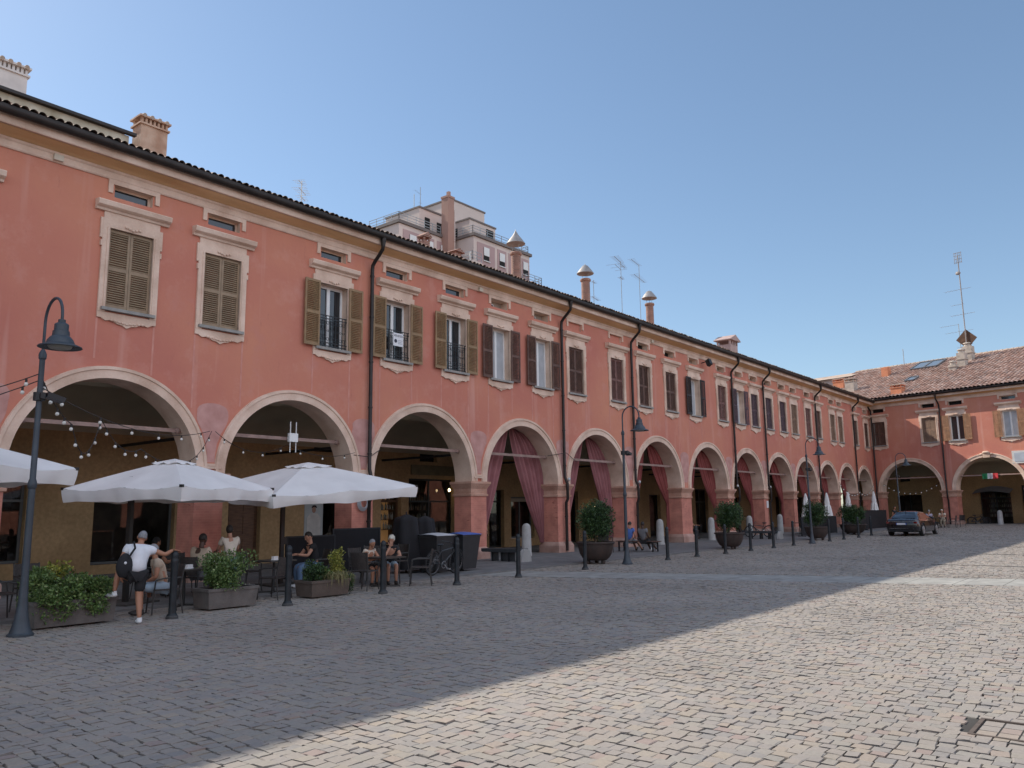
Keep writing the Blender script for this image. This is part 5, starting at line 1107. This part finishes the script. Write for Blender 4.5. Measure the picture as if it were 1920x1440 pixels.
# ------------------------------------------------------------------ people
SKIN = mat('skin', (.42, .22, .145), .6, .06, 8); SKIN_D = mat('dark_skin', (.075, .038, .025), .55, .06, 8); SKIN_T = mat('tanned_skin', (.36, .17, .10), .6, .06, 8)
def skin_mesh(verts, edges, rad, sub=1):
    me = bpy.data.meshes.new('skin_tmp'); me.from_pydata([tuple(v) for v in verts], edges, []); o = bpy.data.objects.new('skin_tmp', me); C.objects.link(o)
    o.modifiers.new('s', 'SKIN'); sv = me.skin_vertices[0].data
    for i, r in enumerate(rad): sv[i].radius = (r, r) if not isinstance(r, tuple) else r
    sv[0].use_root = True
    if sub: ss = o.modifiers.new('u', 'SUBSURF'); ss.levels = sub; ss.render_levels = sub
    bpy.context.view_layer.update(); e = o.evaluated_get(bpy.context.evaluated_depsgraph_get()); m2 = e.to_mesh()
    v = [tuple(p.co) for p in m2.vertices]; f = [tuple(p.vertices) for p in m2.polygons]
    e.to_mesh_clear(); bpy.data.objects.remove(o); bpy.data.meshes.remove(me); return v, f
def hand(mb, w, d, up, s, curl=.5):
    w, d, up = Vector(w), Vector(d).normalized(), Vector(up); side = d.cross(up).normalized(); up = side.cross(d).normalized()
    pc = w+d*.05*s
    for k in range(3): mb.obox(w+d*(.03+.025*k)*s, d*.02*s, side*(.030+.008*min(k, 1))*s, up*.012*s)
    for i, (o, L) in enumerate(((-.030, .060), (-.010, .075), (.010, .080), (.030, .072))):
        b = w+d*.095*s+side*o*s; q = b+(d*math.cos(curl*.5)-up*math.sin(curl*.5))*L*.55*s; e = q+(d*math.cos(curl*1.3)-up*math.sin(curl*1.3))*L*.5*s
        mb.tube([b-d*.02*s, b, q, e], [.0095*s, .009*s, .008*s, .006*s], 6)
    b = w+d*.035*s-side*.034*s; mb.tube([b, b+(d*.6-side*.8)*.035*s, b+(d*1.0-side*.7)*.062*s-up*.012*s], [.012*s, .010*s, .008*s], 6)
def person(label, loc, rz, J, S, skin, shirt, legs, hair, shoe, long_legs=False, sleeves=.55, hairkind='short', fem=False, grp=None, curl=.5, bulk=1.):
    """J: joints in metres of a 1.75 m figure, facing +y"""
    t = thing('person', label, 'person', loc, rz, grp); V = lambda k: Vector(J[k])*S
    N = ['pel', 'sp', 'ch', 'nk', 'sL', 'eL', 'wL', 'sR', 'eR', 'wR', 'hL', 'kL', 'aL', 'hR', 'kR', 'aR']; P = [V(n) for n in N]
    th = (.93 if fem else 1.)*bulk
    rd = [(.135, .11), (.125, .10), (.155*th, .11), .058, .062, .045, .030, .062, .045, .030, .095, .062, .040, .095, .062, .040]
    rd = [tuple(x*S for x in r) if isinstance(r, tuple) else r*S for r in rd]; E = [(0, 1), (1, 2), (2, 3), (2, 4), (4, 5), (5, 6), (2, 7), (7, 8), (8, 9), (0, 10), (10, 11), (11, 12), (0, 13), (13, 14), (14, 15)]
    for a, b in ((11, 12), (14, 15)):                       # calf swell
        P.append(P[a].lerp(P[b], .32)); rd.append(.060*S); E.remove((a, b)); E += [(a, len(P)-1), (len(P)-1, b)]
    for a, b in ((5, 6), (8, 9)):
        P.append(P[a].lerp(P[b], .25)); rd.append(.043*S); E.remove((a, b)); E += [(a, len(P)-1), (len(P)-1, b)]
    for a, b in ((0, 10), (0, 13)): pass
    mb = MB(); v, f = skin_mesh(P, E, rd); mb.add(v, f)
    # head
    hc = V('hd'); fz = Vector(J.get('face', (0, 1, -.1))).normalized(); upv = (hc-V('nk')).normalized(); sd = fz.cross(upv).normalized(); upv = sd.cross(fz)
    mb.tube([V('nk')-upv*.02*S, hc-upv*.05*S-fz*.01*S], [.056*S, .052*S], 10)
    Mh = Matrix((sd, fz, upv)).transposed().to_4x4(); Mh.translation = hc
    h = MB().ell((0, 0, 0), .076, .096, .115, 18, 14)
    def face(p):
        x, y, z = p
        if z < -.02: k = (-.02-z)/.095; x *= 1-.30*k; y = y*(1-.12*k)+.012*k
        if y > .05 and -.02 < z < .03: y -= .010*math.exp(-((abs(x)-.03)/.018)**2)         # sockets
        return (x, y, z)
    h.v = [face(p) for p in h.v]; h.ell((0, .098, -.018), .014, .018, .022, 8, 6); h.ell((0, .092, .010), .009, .012, .03, 8, 6); h.ell((0, .086, -.058), .024, .010, .009, 8, 6); h.ell((0, .078, -.095), .028, .018, .02, 8, 6)
    for s in (-1, 1): h.ell((s*.078, -.005, -.01), .010, .022, .032, 8, 6)
    h.v = [tuple(Vector(p)*S) for p in h.v]; h.xf(Mh); mb.add(h.v, h.f)
    for s, w, e in (('L', 'wL', 'eL'), ('R', 'wR', 'eR')): hand(mb, V(w), V(w)-V(e) if ('d'+s) not in J else Vector(J['d'+s]), J.get('u'+s, (0, 0, 1)), S, curl)
    mb.build('body', skin, t, angle=70)
    ey = MB()
    for s in (-1, 1): ey.ell((s*.030*S, .083*S, .006*S), .011*S, .008*S, .007*S, 8, 6)
    ey.xf(Mh).build('eyes', mat('eye_dark', (.03, .02, .015), .3, 0), t)
    # hair
    if hair:
        hm = MB(); k = {'short': 1.0, 'curly': 1.14, 'bob': 1.1, 'long': 1.1, 'cap': 1.02}[hairkind]; g = random.Random(hash(label) % 999)
        hh = MB().ell((0, -.012, .018), .080*k, .100*k, .110*k, 20, 14)
        def cut(p):
            x, y, z = p; lim = -.01 if hairkind in ('short', 'cap') else (.0 if hairkind == 'curly' else -.13)
            if y > .035 and z < .055: y = min(y, .035+.0*x); 
            if z < lim and y < .05: z = lim-(.02 if y < -.03 else 0)
            if hairkind == 'curly': j = 1+.10*math.sin(x*120+z*90)*math.sin(y*110); x *= j; y *= j; z *= j
            return (x, y, z)
        hh.v = [tuple(Vector(cut(p))*S) for p in hh.v]; hh.xf(Mh); hm.add(hh.v, hh.f)
        if hairkind == 'cap':
            bl = MB().prism([(-.07, .06), (-.05, .13), (0, .165), (.05, .13), (.07, .06)], 'z', .035, .046); bl.v = [tuple(Vector(p)*S) for p in bl.v]; bl.xf(Mh); hm.add(bl.v, bl.f)
        hm.build('cap' if hairkind == 'cap' else 'hair', hair, t, angle=80)
    # shirt: trunk and sleeves
    o = .020*S; sp = [V('pel').lerp(V('sp'), -.22 if J.get('untucked') else -.05), V('sp'), V('ch'), V('ch').lerp(V('nk'), .42), V('sL'), V('sL').lerp(V('eL'), sleeves), V('sR'), V('sR').lerp(V('eR'), sleeves)]
    sr = [(.150*S*bulk+o, .125*S*bulk+o), (.138*S*bulk+o, .112*S*bulk+o), (.162*S*th+o, .115*S+o), .075*S, .072*S+o, .058*S+o, .072*S+o, .058*S+o]
    se = [(0, 1), (1, 2), (2, 3), (2, 4), (4, 5), (2, 6), (6, 7)]
    if sleeves > .9:
        sp += [V('wL'), V('wR')]; sr += [.045*S, .045*S]; se += [(5, 8), (7, 9)]
    v, f = skin_mesh(sp, se, sr); MB().add(v, f).build('shirt', shirt, t, angle=70)
    lp = [V('pel')+(V('sp')-V('pel'))*.15, V('hL'), V('hL').lerp(V('kL'), .92 if not long_legs else 1.), V('hR'), V('hR').lerp(V('kR'), .92 if not long_legs else 1.)]
    lr = [(.150*S, .125*S), .105*S+o, .080*S+o*.7, .105*S+o, .080*S+o*.7]; le = [(0, 1), (1, 2), (0, 3), (3, 4)]
    if long_legs: lp += [V('kL').lerp(V('aL'), .93), V('kR').lerp(V('aR'), .93)]; lr += [.062*S, .062*S]; le += [(2, 5), (4, 6)]
    v, f = skin_mesh(lp, le, lr); MB().add(v, f).build('trousers' if long_legs else 'shorts', legs, t, angle=70)
    for s in 'LR':
        a = V('a'+s); d = Vector(J.get('f'+s, (0, 1, 0))).normalized(); sb = MB(); u = Vector((0, 0, 1)); d.z = 0 if ('f'+s) not in J else d.z; d.normalize(); x = d.cross(u).normalized(); u = x.cross(d)
        Mf = Matrix((x, d, u)).transposed().to_4x4(); Mf.translation = a-u*.055*S
        e = MB().ell((0, .055, .0), .045, .135, .05, 14, 10); e.v = [(p[0]*(1+.12*(p[1] > .08)), p[1], max(-.025, p[2]*(1-.35*max(0, p[1])/.19)+.012)) for p in e.v]; e.tube([(0, -.02, .0), (0, -.01, .075)], [.045, .045], 10)
        e.v = [tuple(Vector(p)*S) for p in e.v]; e.xf(Mf); e.build('shoe', shoe, t, angle=60)
    return t
def seated(lean=.1, side=0., arms=('table', 'table'), legs='sit', look=(0, 1, -.2), twist=0.):
    sL, cL = math.sin(lean), math.cos(lean); hp = Vector((0, 0, .53)); ax = Vector((math.sin(side), sL, cL)).normalized()
    J = {'pel': hp, 'sp': hp+ax*.20+Vector((0, -.02, 0)), 'ch': hp+ax*.40, 'nk': hp+ax*.56, 'hd': hp+ax*.56+Vector((0, .035+.05*sL, .155)), 'face': look}
    for s, q in (('L', -1), ('R', 1)):
        sh = hp+ax*.49+Vector((q*.175, 0, 0)); J['s'+s] = sh; k = arms[0 if q < 0 else 1]
        if k == 'table': J['e'+s] = sh+Vector((q*.06, .16, -.23)); J['w'+s] = sh+Vector((-q*.05, .38, -.20)); J['d'+s] = (-q*.4, 1, -.1)
        elif k == 'lap': J['e'+s] = sh+Vector((q*.06, .04, -.28)); J['w'+s] = Vector((q*.09, .30, .64)); J['d'+s] = (-q*.3, 1, -.2)
        elif k == 'chin': J['e'+s] = sh+Vector((q*.03, .22, -.22)); J['w'+s] = J['hd']+Vector((q*.05, .10, -.17)); J['d'+s] = (-q*.2, -.1, 1); J['u'+s] = (0, 1, 0)
        elif k == 'hang': J['e'+s] = sh+Vector((q*.05, -.02, -.29)); J['w'+s] = sh+Vector((q*.06, .04, -.53)); J['d'+s] = (0, .1, -1); J['u'+s] = (q, 0, 0)
        J['h'+s] = hp+Vector((q*.09, .02, -.02))
        if legs == 'sit': J['k'+s] = Vector((q*.11, .43, .52)); J['a'+s] = Vector((q*.11, .40, .09))
        elif legs == 'stretch': J['k'+s] = Vector((q*.10+.03, .44, .44)); J['a'+s] = Vector((q*.07+.05*q, .82+.06*q, .11)); J['f'+s] = (0, .75, .65)
    return J
def standing(lean=.0, arms='hang', look=(0, 1, -.1)):
    s, c = math.sin(lean), math.cos(lean); hp = Vector((0, 0, .92)); ax = Vector((0, s, c)); J = {'pel': hp, 'sp': hp+ax*.2, 'ch': hp+ax*.40, 'nk': hp+ax*.56, 'hd': hp+ax*.57+Vector((0, .04, .15)), 'face': look}
    for n, q in (('L', -1), ('R', 1)):
        sh = hp+ax*.49+Vector((q*.18, 0, 0)); J['s'+n] = sh; J['h'+n] = hp+Vector((q*.09, 0, -.03)); J['k'+n] = Vector((q*.10, .02, .49)); J['a'+n] = Vector((q*.11, -.02, .09))
        if arms == 'hang': J['e'+n] = sh+Vector((q*.06, -.02, -.29)); J['w'+n] = sh+Vector((q*.06, .06, -.54)); J['d'+n] = (0, .1, -1); J['u'+n] = (q, 0, 0)
        else: J['e'+n] = sh+Vector((q*.07, .12, -.25)); J['w'+n] = sh+Vector((q*.02, .36, -.30)); J['d'+n] = (0, 1, -.2)
    return J
cl = lambda n, c: mat(n, c, .85, .1, 6, .15, 60)
WT = cl('white_cotton', (.70, .71, .74)); BK_ = cl('black_cotton', (.014, .014, .016)); BEI = cl('beige_cotton', (.46, .36, .27)); PALE = cl('pale_print', (.60, .52, .43)); DEN = cl('denim', (.10, .16, .26)); LBLUE = cl('light_blue_cotton', (.30, .38, .45)); BLU = cl('blue_cotton', (.08, .16, .45)); GRY = cl('grey_cotton', (.16, .16, .17)); KHA = cl('khaki_cotton', (.30, .25, .18))
HG = mat('grey_hair', (.22, .22, .23), .7, .2, 40, .3, 120); HW = mat('white_hair', (.55, .52, .45), .7, .15, 40, .3, 120); HD = mat('dark_hair', (.018, .012, .009), .6, .2, 40, .3, 120); SHW = mat('white_shoe', (.68, .68, .68), .6, .05, 8); SHD = mat('dark_shoe', (.03, .025, .022), .6, .2, 8)
S0 = .87
# standing man in white, one foot on the planter, leaning on the bollard
o0 = Vector((6.25, 12.62, 0)); w = lambda x, y, z: (Vector((x, y, z))-o0)/S0
JM = {'untucked': 1, 'pel': w(6.25, 12.74, .76), 'sp': w(6.26, 12.78, .92), 'ch': w(6.31, 12.84, 1.09), 'nk': w(6.37, 12.90, 1.20), 'hd': w(6.43, 12.98, 1.30), 'face': (.35, 1, -.25),
      'sL': w(6.15, 12.87, 1.15), 'eL': w(6.03, 12.82, .95), 'wL': w(6.10, 12.90, .76), 'sR': w(6.49, 12.84, 1.12), 'eR': w(6.70, 12.73, 1.02), 'wR': w(6.83, 12.72, 1.095), 'dR': (.6, .1, -.1), 'uR': (0, 0, 1), 'dL': (0, .1, -1), 'uL': (-1, 0, 0),
      'hL': w(6.17, 12.75, .73), 'kL': w(6.12, 13.04, .80), 'aL': w(6.03, 12.98, .47), 'fL': (-.35, 1, -.05), 'hR': w(6.33, 12.73, .73), 'kR': w(6.29, 12.70, .42), 'aR': w(6.26, 12.58, .075), 'fR': (.25, 1, 0)}
person('man in white tee and black shorts, one foot on the planter, leaning on a bollard', tuple(o0), 0, JM, S0, SKIN_T, WT, BK_, HG, SHW, grp='people at the cafe', bulk=1.22)
bag = thing('shoulder_bag', 'black shoulder bag hanging at the left hip of the standing man', 'bag', (6.06, 12.74, .88)); bb_ = MB().ell((0, 0, 0), .135, .085, .20, 16, 12); bb_.v = [(x*(1-.25*max(0, z)/.2), y, max(-.17, z)) for x, y, z in bb_.v]; bb_.build('bag_body', BK_, bag)
MB().tube([(.02, -.06, .12), (.12, -.06, .27), (.14, .03, .36), (.17, .14, .34), (.20, .23, .20)], .016, 6).build('strap', BK_, bag); MB().ell((-.03, -.085, .05), .022, .008, .022, 10, 6).build('badge', SHW, bag)
G = 'people at the cafe'
person('seated man with grey hair, beige top and pale blue shorts, beside the standing man', (7.12, 13.55, 0), R(75), seated(.30, 0, ('lap', 'hang')), S0, SKIN_T, BEI, LBLUE, HG, SHD, grp=G)
person('seated man in a black cap in the shade behind the standing man', (8.15, 15.95, .03), R(-80), seated(.05), S0, SKIN_T, BK_, GRY, BK_, SHD, hairkind='cap', long_legs=True, grp=G)
person('woman with dark hair and a pale patterned top seen from behind the bushy planter', (9.25, 14.95, .03), R(-12), standing(.16, 'front', (.4, 1, -.3)), .80, SKIN, PALE, DEN, HD, SHD, hairkind='bob', fem=True, long_legs=True, sleeves=.6, grp=G)
person('dark-skinned man in a beige shirt seated behind the bushy planter', (8.62, 15.05, .03), R(-70), seated(.12, 0, ('table', 'table')), .92, SKIN_D, BEI, GRY, HD, SHD, long_legs=True, grp=G)
person('man in a black shirt and jeans looking down, seated under the tilted parasol', (11.45, 15.1, .03), R(75), seated(.22, 0, ('table', 'table'), look=(0, 1, -.55)), .90, SKIN, BK_, DEN, HD, SHW, long_legs=True, grp=G)
person('woman with short grey hair leaning on the table beside the curly-haired man', (12.42, 14.52, 0), R(186), seated(.42, 0, ('table', 'table'), look=(.1, 1, -.35)), .80, SKIN_T, PALE, BK_, HG, SHD, fem=True, sleeves=.15, grp=G)
person('man with curly white hair and black shirt resting his chin on his hand', (13.08, 14.42, 0), R(150), seated(.40, .0, ('table', 'chin'), look=(.5, 1, -.4)), .85, SKIN, BK_, LBLUE, HW, SHD, hairkind='curly', grp=G)
bn = thing('wooden_bench', 'reddish wooden backless bench where two people lounge', 'bench', (27.55, 16.3, .04), R(-90))
WD = mat('bench_wood', (.11, .06, .045), .7, .25, 5, .2, 40, stretch=(1, 6, 6))
for i in range(4): MB().box(-.9, .9, -.02+.115*i, .08+.115*i, .37, .40).build('seat_slat', WD, bn, smooth=False)
rc_ = put_chair(26.35, 16.9, R(-80), 'reddish chair standing by the sixth pillar left of the lounging people')
for x in (-.75, .75):
    f = MB(); f.bar((x, .38, 0), (x, .38, .37), .05, .05); f.bar((x, -.0, 0), (x, -.0, .37), .05, .05); f.bar((x, -.02, .35), (x, .38, .35), .05, .04); f.build('leg', IRON, bn, smooth=False)
person('lounging person in grey with stretched bare legs on the wooden bench, nearer one', (27.6, 15.95, 0), R(-90), seated(-.18, 0, ('lap', 'lap'), 'stretch'), S0, SKIN_D, GRY, BK_, HD, SHW, grp='people on the bench')
person('lounging person in a bright blue tee with stretched legs on the wooden bench', (27.65, 16.6, 0), R(-88), seated(-.10, .05, ('lap', 'lap'), 'stretch'), S0, SKIN, BLU, GRY, HD, SHD, grp='people on the bench')
person('dim standing figure in dark clothes behind the left mauve curtain', (23.2, 20.4, .04), R(170), standing(0), .9, SKIN, GRY, BK_, HD, SHD, long_legs=True, grp='people under the arches')
person('person in a white shirt seated under the seventh arch behind the stone bollard', (38.6, 20.4, .04), R(120), seated(.1), .9, SKIN, WT, DEN, HD, SHD, long_legs=True, grp='people under the arches')
person('person in dark red seated under the seventh arch left of the round shrub', (39.9, 20.2, .04), R(200), seated(.1), .9, SKIN_T, cl('dark_red_cotton', (.14, .03, .03)), BK_, HD, SHD, long_legs=True, grp='people under the arches')
put_chair(38.65, 20.4, R(120), 'dark chair under the seventh arch holding the person in white'); put_chair(39.9, 20.25, R(200), 'dark chair under the seventh arch holding the person in dark red')
put_chair(7.15, 13.55, R(75), 'dark woven chair holding the grey-haired man'); put_chair(8.1, 15.95, R(-80), 'dark woven chair holding the man in the cap'); put_chair(8.6, 15.05, R(-70), 'dark woven chair holding the dark-skinned man'); put_chair(11.5, 15.1, R(75), 'dark woven chair holding the man in the black shirt'); put_chair(12.42, 14.6, R(186), 'dark woven chair holding the grey-haired woman'); put_chair(13.1, 14.45, R(150), 'dark woven chair holding the curly-haired man')
# far corner cafe by the wing
g_ = lambda x: gz(x)
screen('low dark windbreak row behind the far round pots', 44.6, 50.6, 15.9, 1.05); screen('taller dark windbreak before the corner arches', 55.2, 60.6, 15.6, 1.25); screen('dark windbreak left of the parked car', 51.0, 54.8, 15.4, .95)
for x, y, l in ((61.2, 12.6, 'dark table by the wing pillar right of the parked car'), (60.0, 14.4, 'dark table behind the parked car'), (48.0, 17.2, 'dark table behind the far low windbreak')): table((x, y, g_(x)+(.04 if y > 14.5 else 0)), l)
person('person in a pale lilac shirt seated at the table right of the parked car', (60.4, 12.85, g_(60)), R(-95), seated(.2), .9, SKIN, cl('lilac_cotton', (.40, .36, .45)), GRY, HG, SHD, long_legs=True, grp='people at the far corner')
person('white-haired person in a cream shirt seated right of the parked car', (61.9, 12.3, g_(61)), R(95), seated(.3), .92, SKIN, cl('cream_cotton', (.58, .52, .42)), KHA, HW, SHD, long_legs=True, grp='people at the far corner')
person('person with dark hair standing behind the parked car at its left', (58.8, 14.6, g_(58)), R(160), standing(.05), .86, SKIN_T, BK_, GRY, HD, SHD, long_legs=True, grp='people at the far corner')
put_chair(60.35, 12.85, R(-95), 'dark chair holding the person in lilac near the car'); put_chair(61.95, 12.3, R(95), 'dark chair holding the white-haired person near the car'); put_chair(62.6, 11.4, R(60), 'empty dark chair right of the far tables'); put_chair(61.2, 11.6, R(0), 'empty dark chair before the table by the wing pillar')
# bicycles and blackboard in the shade of the wing arch
bicycle('dark bicycle parked inside the sunlit wing arch at left', tuple(wing_m @ Vector((7.0, 1.6, .0))), WA+.3); bicycle('dark bicycle parked further inside the wing arch', tuple(wing_m @ Vector((6.6, 2.5, .0))), WA-.2)
sb = s0.copy(); C.objects.link(sb); sb.location = tuple(wing_m @ Vector((9.0, .2, -.02))); tag(sb, 'pale stone bollard standing in the sunlit arch of the wing', 'bollard', 'pale stone bollards under the arches')

# ------------------------------------------------------------------ parked car
PAINT = mat('car_paint', (.030, .026, .028), .25, .05, 2, metal=.6); bsdf(PAINT).inputs['Coat Weight'].default_value = .8
car = thing('parked_car', 'dark metallic saloon car parked with its rear towards the camera', 'car', (46.9, 11.35, gz(48)), R(-2))
st = [(0, .36, .80, .62), (.05, .27, .86, .76), (.16, .23, .90, .82), (.55, .20, .905, .855), (1.1, .19, .89, .87), (2.1, .19, .88, .875), (3.0, .19, .87, .87), (3.6, .20, .82, .85), (4.05, .22, .74, .80), (4.32, .25, .66, .70), (4.42, .32, .56, .55)]
b = MB(); V = []; ns = 13
for x, zb, zt, hw in st:
    half = [(0, zb), (hw*.80, zb), (hw*.95, zb+.05), (hw, zb+.20), (hw, zb+(zt-zb)*.55), (hw*.965, zt-.09), (hw*.86, zt-.012)]
    ring = half+[(0, zt+.012)]+[(-p[0], p[1]) for p in half[:0:-1]]
    V += [(x, y, z) for y, z in ring]
k = len(ring); F = [(i*k+j, i*k+(j+1) % k, (i+1)*k+(j+1) % k, (i+1)*k+j) for i in range(len(st)-1) for j in range(k)]+[tuple(range(k))[::-1], tuple((len(st)-1)*k+j for j in range(k))]
body = b.add(V, F).build('body', PAINT, car, angle=35)
cs = [(.30, .89, .70), (.62, 1.08, .62), (1.05, 1.255, .56), (1.55, 1.315, .545), (2.1, 1.30, .55), (2.55, 1.19, .585), (3.15, .885, .70)]; V = []
for x, zt, hw in cs: V += [(x, -.77, .86), (x, -hw-.02, max(.87, zt-.05)), (x, -hw*.8, zt), (x, 0, zt+.015), (x, hw*.8, zt), (x, hw+.02, max(.87, zt-.05)), (x, .77, .86)]
F = [(i*7+j, i*7+j+1, (i+1)*7+j+1, (i+1)*7+j) for i in range(6) for j in range(6)]
MB().add(V, F).build('cabin', PAINT, car, angle=40)
CG = glass_mat('car_glass', (.012, .014, .016), .03)
def pane(pts, n): MB().add(pts, [tuple(range(len(pts)))]).build(n, CG, car, smooth=False)
pane([(.36, -.60, .945), (.36, .60, .945), (.66, .57, 1.118), (.985, .47, 1.249), (.985, -.47, 1.249), (.66, -.57, 1.118)][:2]+[(1.0, .46, 1.262), (1.0, -.46, 1.262)], 'rear_window')
pane([(3.05, -.62, .945), (3.05, .62, .945), (2.60, .50, 1.185), (2.60, -.50, 1.185)], 'windscreen')
for s in (-1, 1): pane([(.85, s*.742, .925), (2.85, s*.742, .925), (2.50, s*.625, 1.135), (2.1, s*.592, 1.23), (1.5, s*.588, 1.24), (1.1, s*.61, 1.18)], 'side_window')
for x in (.85, 3.50):
    for s in (-1, 1):
        w_ = MB().lathe([(.0, -.10), (.24, -.10), (.30, -.09), (.315, -.05), (.315, .05), (.30, .09), (.24, .10), (.2, .085)], n=28); w_.v = [(a, c*s, b_) for a, b_, c in w_.v]
        w_.v = [(p[0]+x, p[1]+s*.775, p[2]+.315) for p in w_.v]; wo = w_.build('wheel', MATS['tyre'], car, angle=35)
        rm = MB(); 
        for q in range(10): a = q*math.pi/5; rm.bar((x+.04*math.cos(a), s*.868, .315+.04*math.sin(a)), (x+.20*math.cos(a), s*.87, .315+.20*math.sin(a)), .03, .035)
        rm.tube([(x+.205*math.cos(a), s*.868, .315+.205*math.sin(a)) for a in [2*math.pi*i/24 for i in range(25)]], .014, 6, False); rm.build('rim', ALU, wo, smooth=False)
        MB().tube([(x+.36*math.cos(a), s*.858, .32+.36*math.sin(a)) for a in [math.pi*i/14 for i in range(15)]], .03, 6).build('wheel_arch', MATS['black_fabric'], car)
TL = mat('tail_lamp', (.16, .01, .012), .2, 0)
for s in (-1, 1): MB().obox((.045, s*.62, .72), (.035, s*.02, 0), (-.03, s*.14, 0), (0, 0, .045)).build('tail_lamp', TL, car, smooth=False)
MB().box(-.006, .03, -.66, .66, .775, .787).build('chrome_strip', ALU, car, smooth=False); MB().box(.0, .04, -.6, .6, .40, .412).build('lower_chrome_strip', ALU, car, smooth=False)
pl = MB().box(-.012, .02, -.25, .25, .60, .70).build('number_plate', mat('plate_white', (.62, .63, .66), .5, .03, 3), car, smooth=False)
for y in (-.235, .235): MB().box(-.015, -.012, y-.018, y+.018, .602, .698).build('plate_band', mat('plate_blue', (.02, .06, .35), .5, 0), pl, smooth=False)
MB().box(-.02, .08, -.62, .62, .25, .36).build('diffuser', MATS['black_fabric'], car, smooth=False)
for s in (-1, 1): MB().ell((2.62, s*.90, .95), .06, .10, .065, 10, 8).build('door_mirror', PAINT, car); MB().box(1.15, 1.33, min(s*.873, s*.90), max(s*.873, s*.90), .74, .765).build('door_handle', PAINT, car, smooth=False)
MB().prism([(.9, 1.27), (1.05, 1.27), (.93, 1.35)], 'y', -.015, .015).build('fin_antenna', PAINT, car, smooth=False)
# small lit lamps glinting inside the walk
GLOW = emit_mat('lamp_glow', (1.0, .72, .38), 6.0)
for i, (x, y, z, l) in enumerate(((35.2, 23.2, 1.75, 'small lit lamp glowing in the shade behind the lounging people'), (24.6, 23.45, 2.55, 'small lit lamp over the dark cafe doorway'), (37.2, 23.4, 2.6, 'small lit lamp deep under the sixth arch'))):
    t = thing('wall_lamp', l, 'lamp', (x, y, z), 0, 'lit lamps on the inner wall'); MB().bar((0, .25, .05), (0, 0, .05), .02, .02).build('bracket', IRON, t, smooth=False); MB().ell((0, 0, 0), .05, .05, .06, 10, 8).build('bulb', GLOW, t)
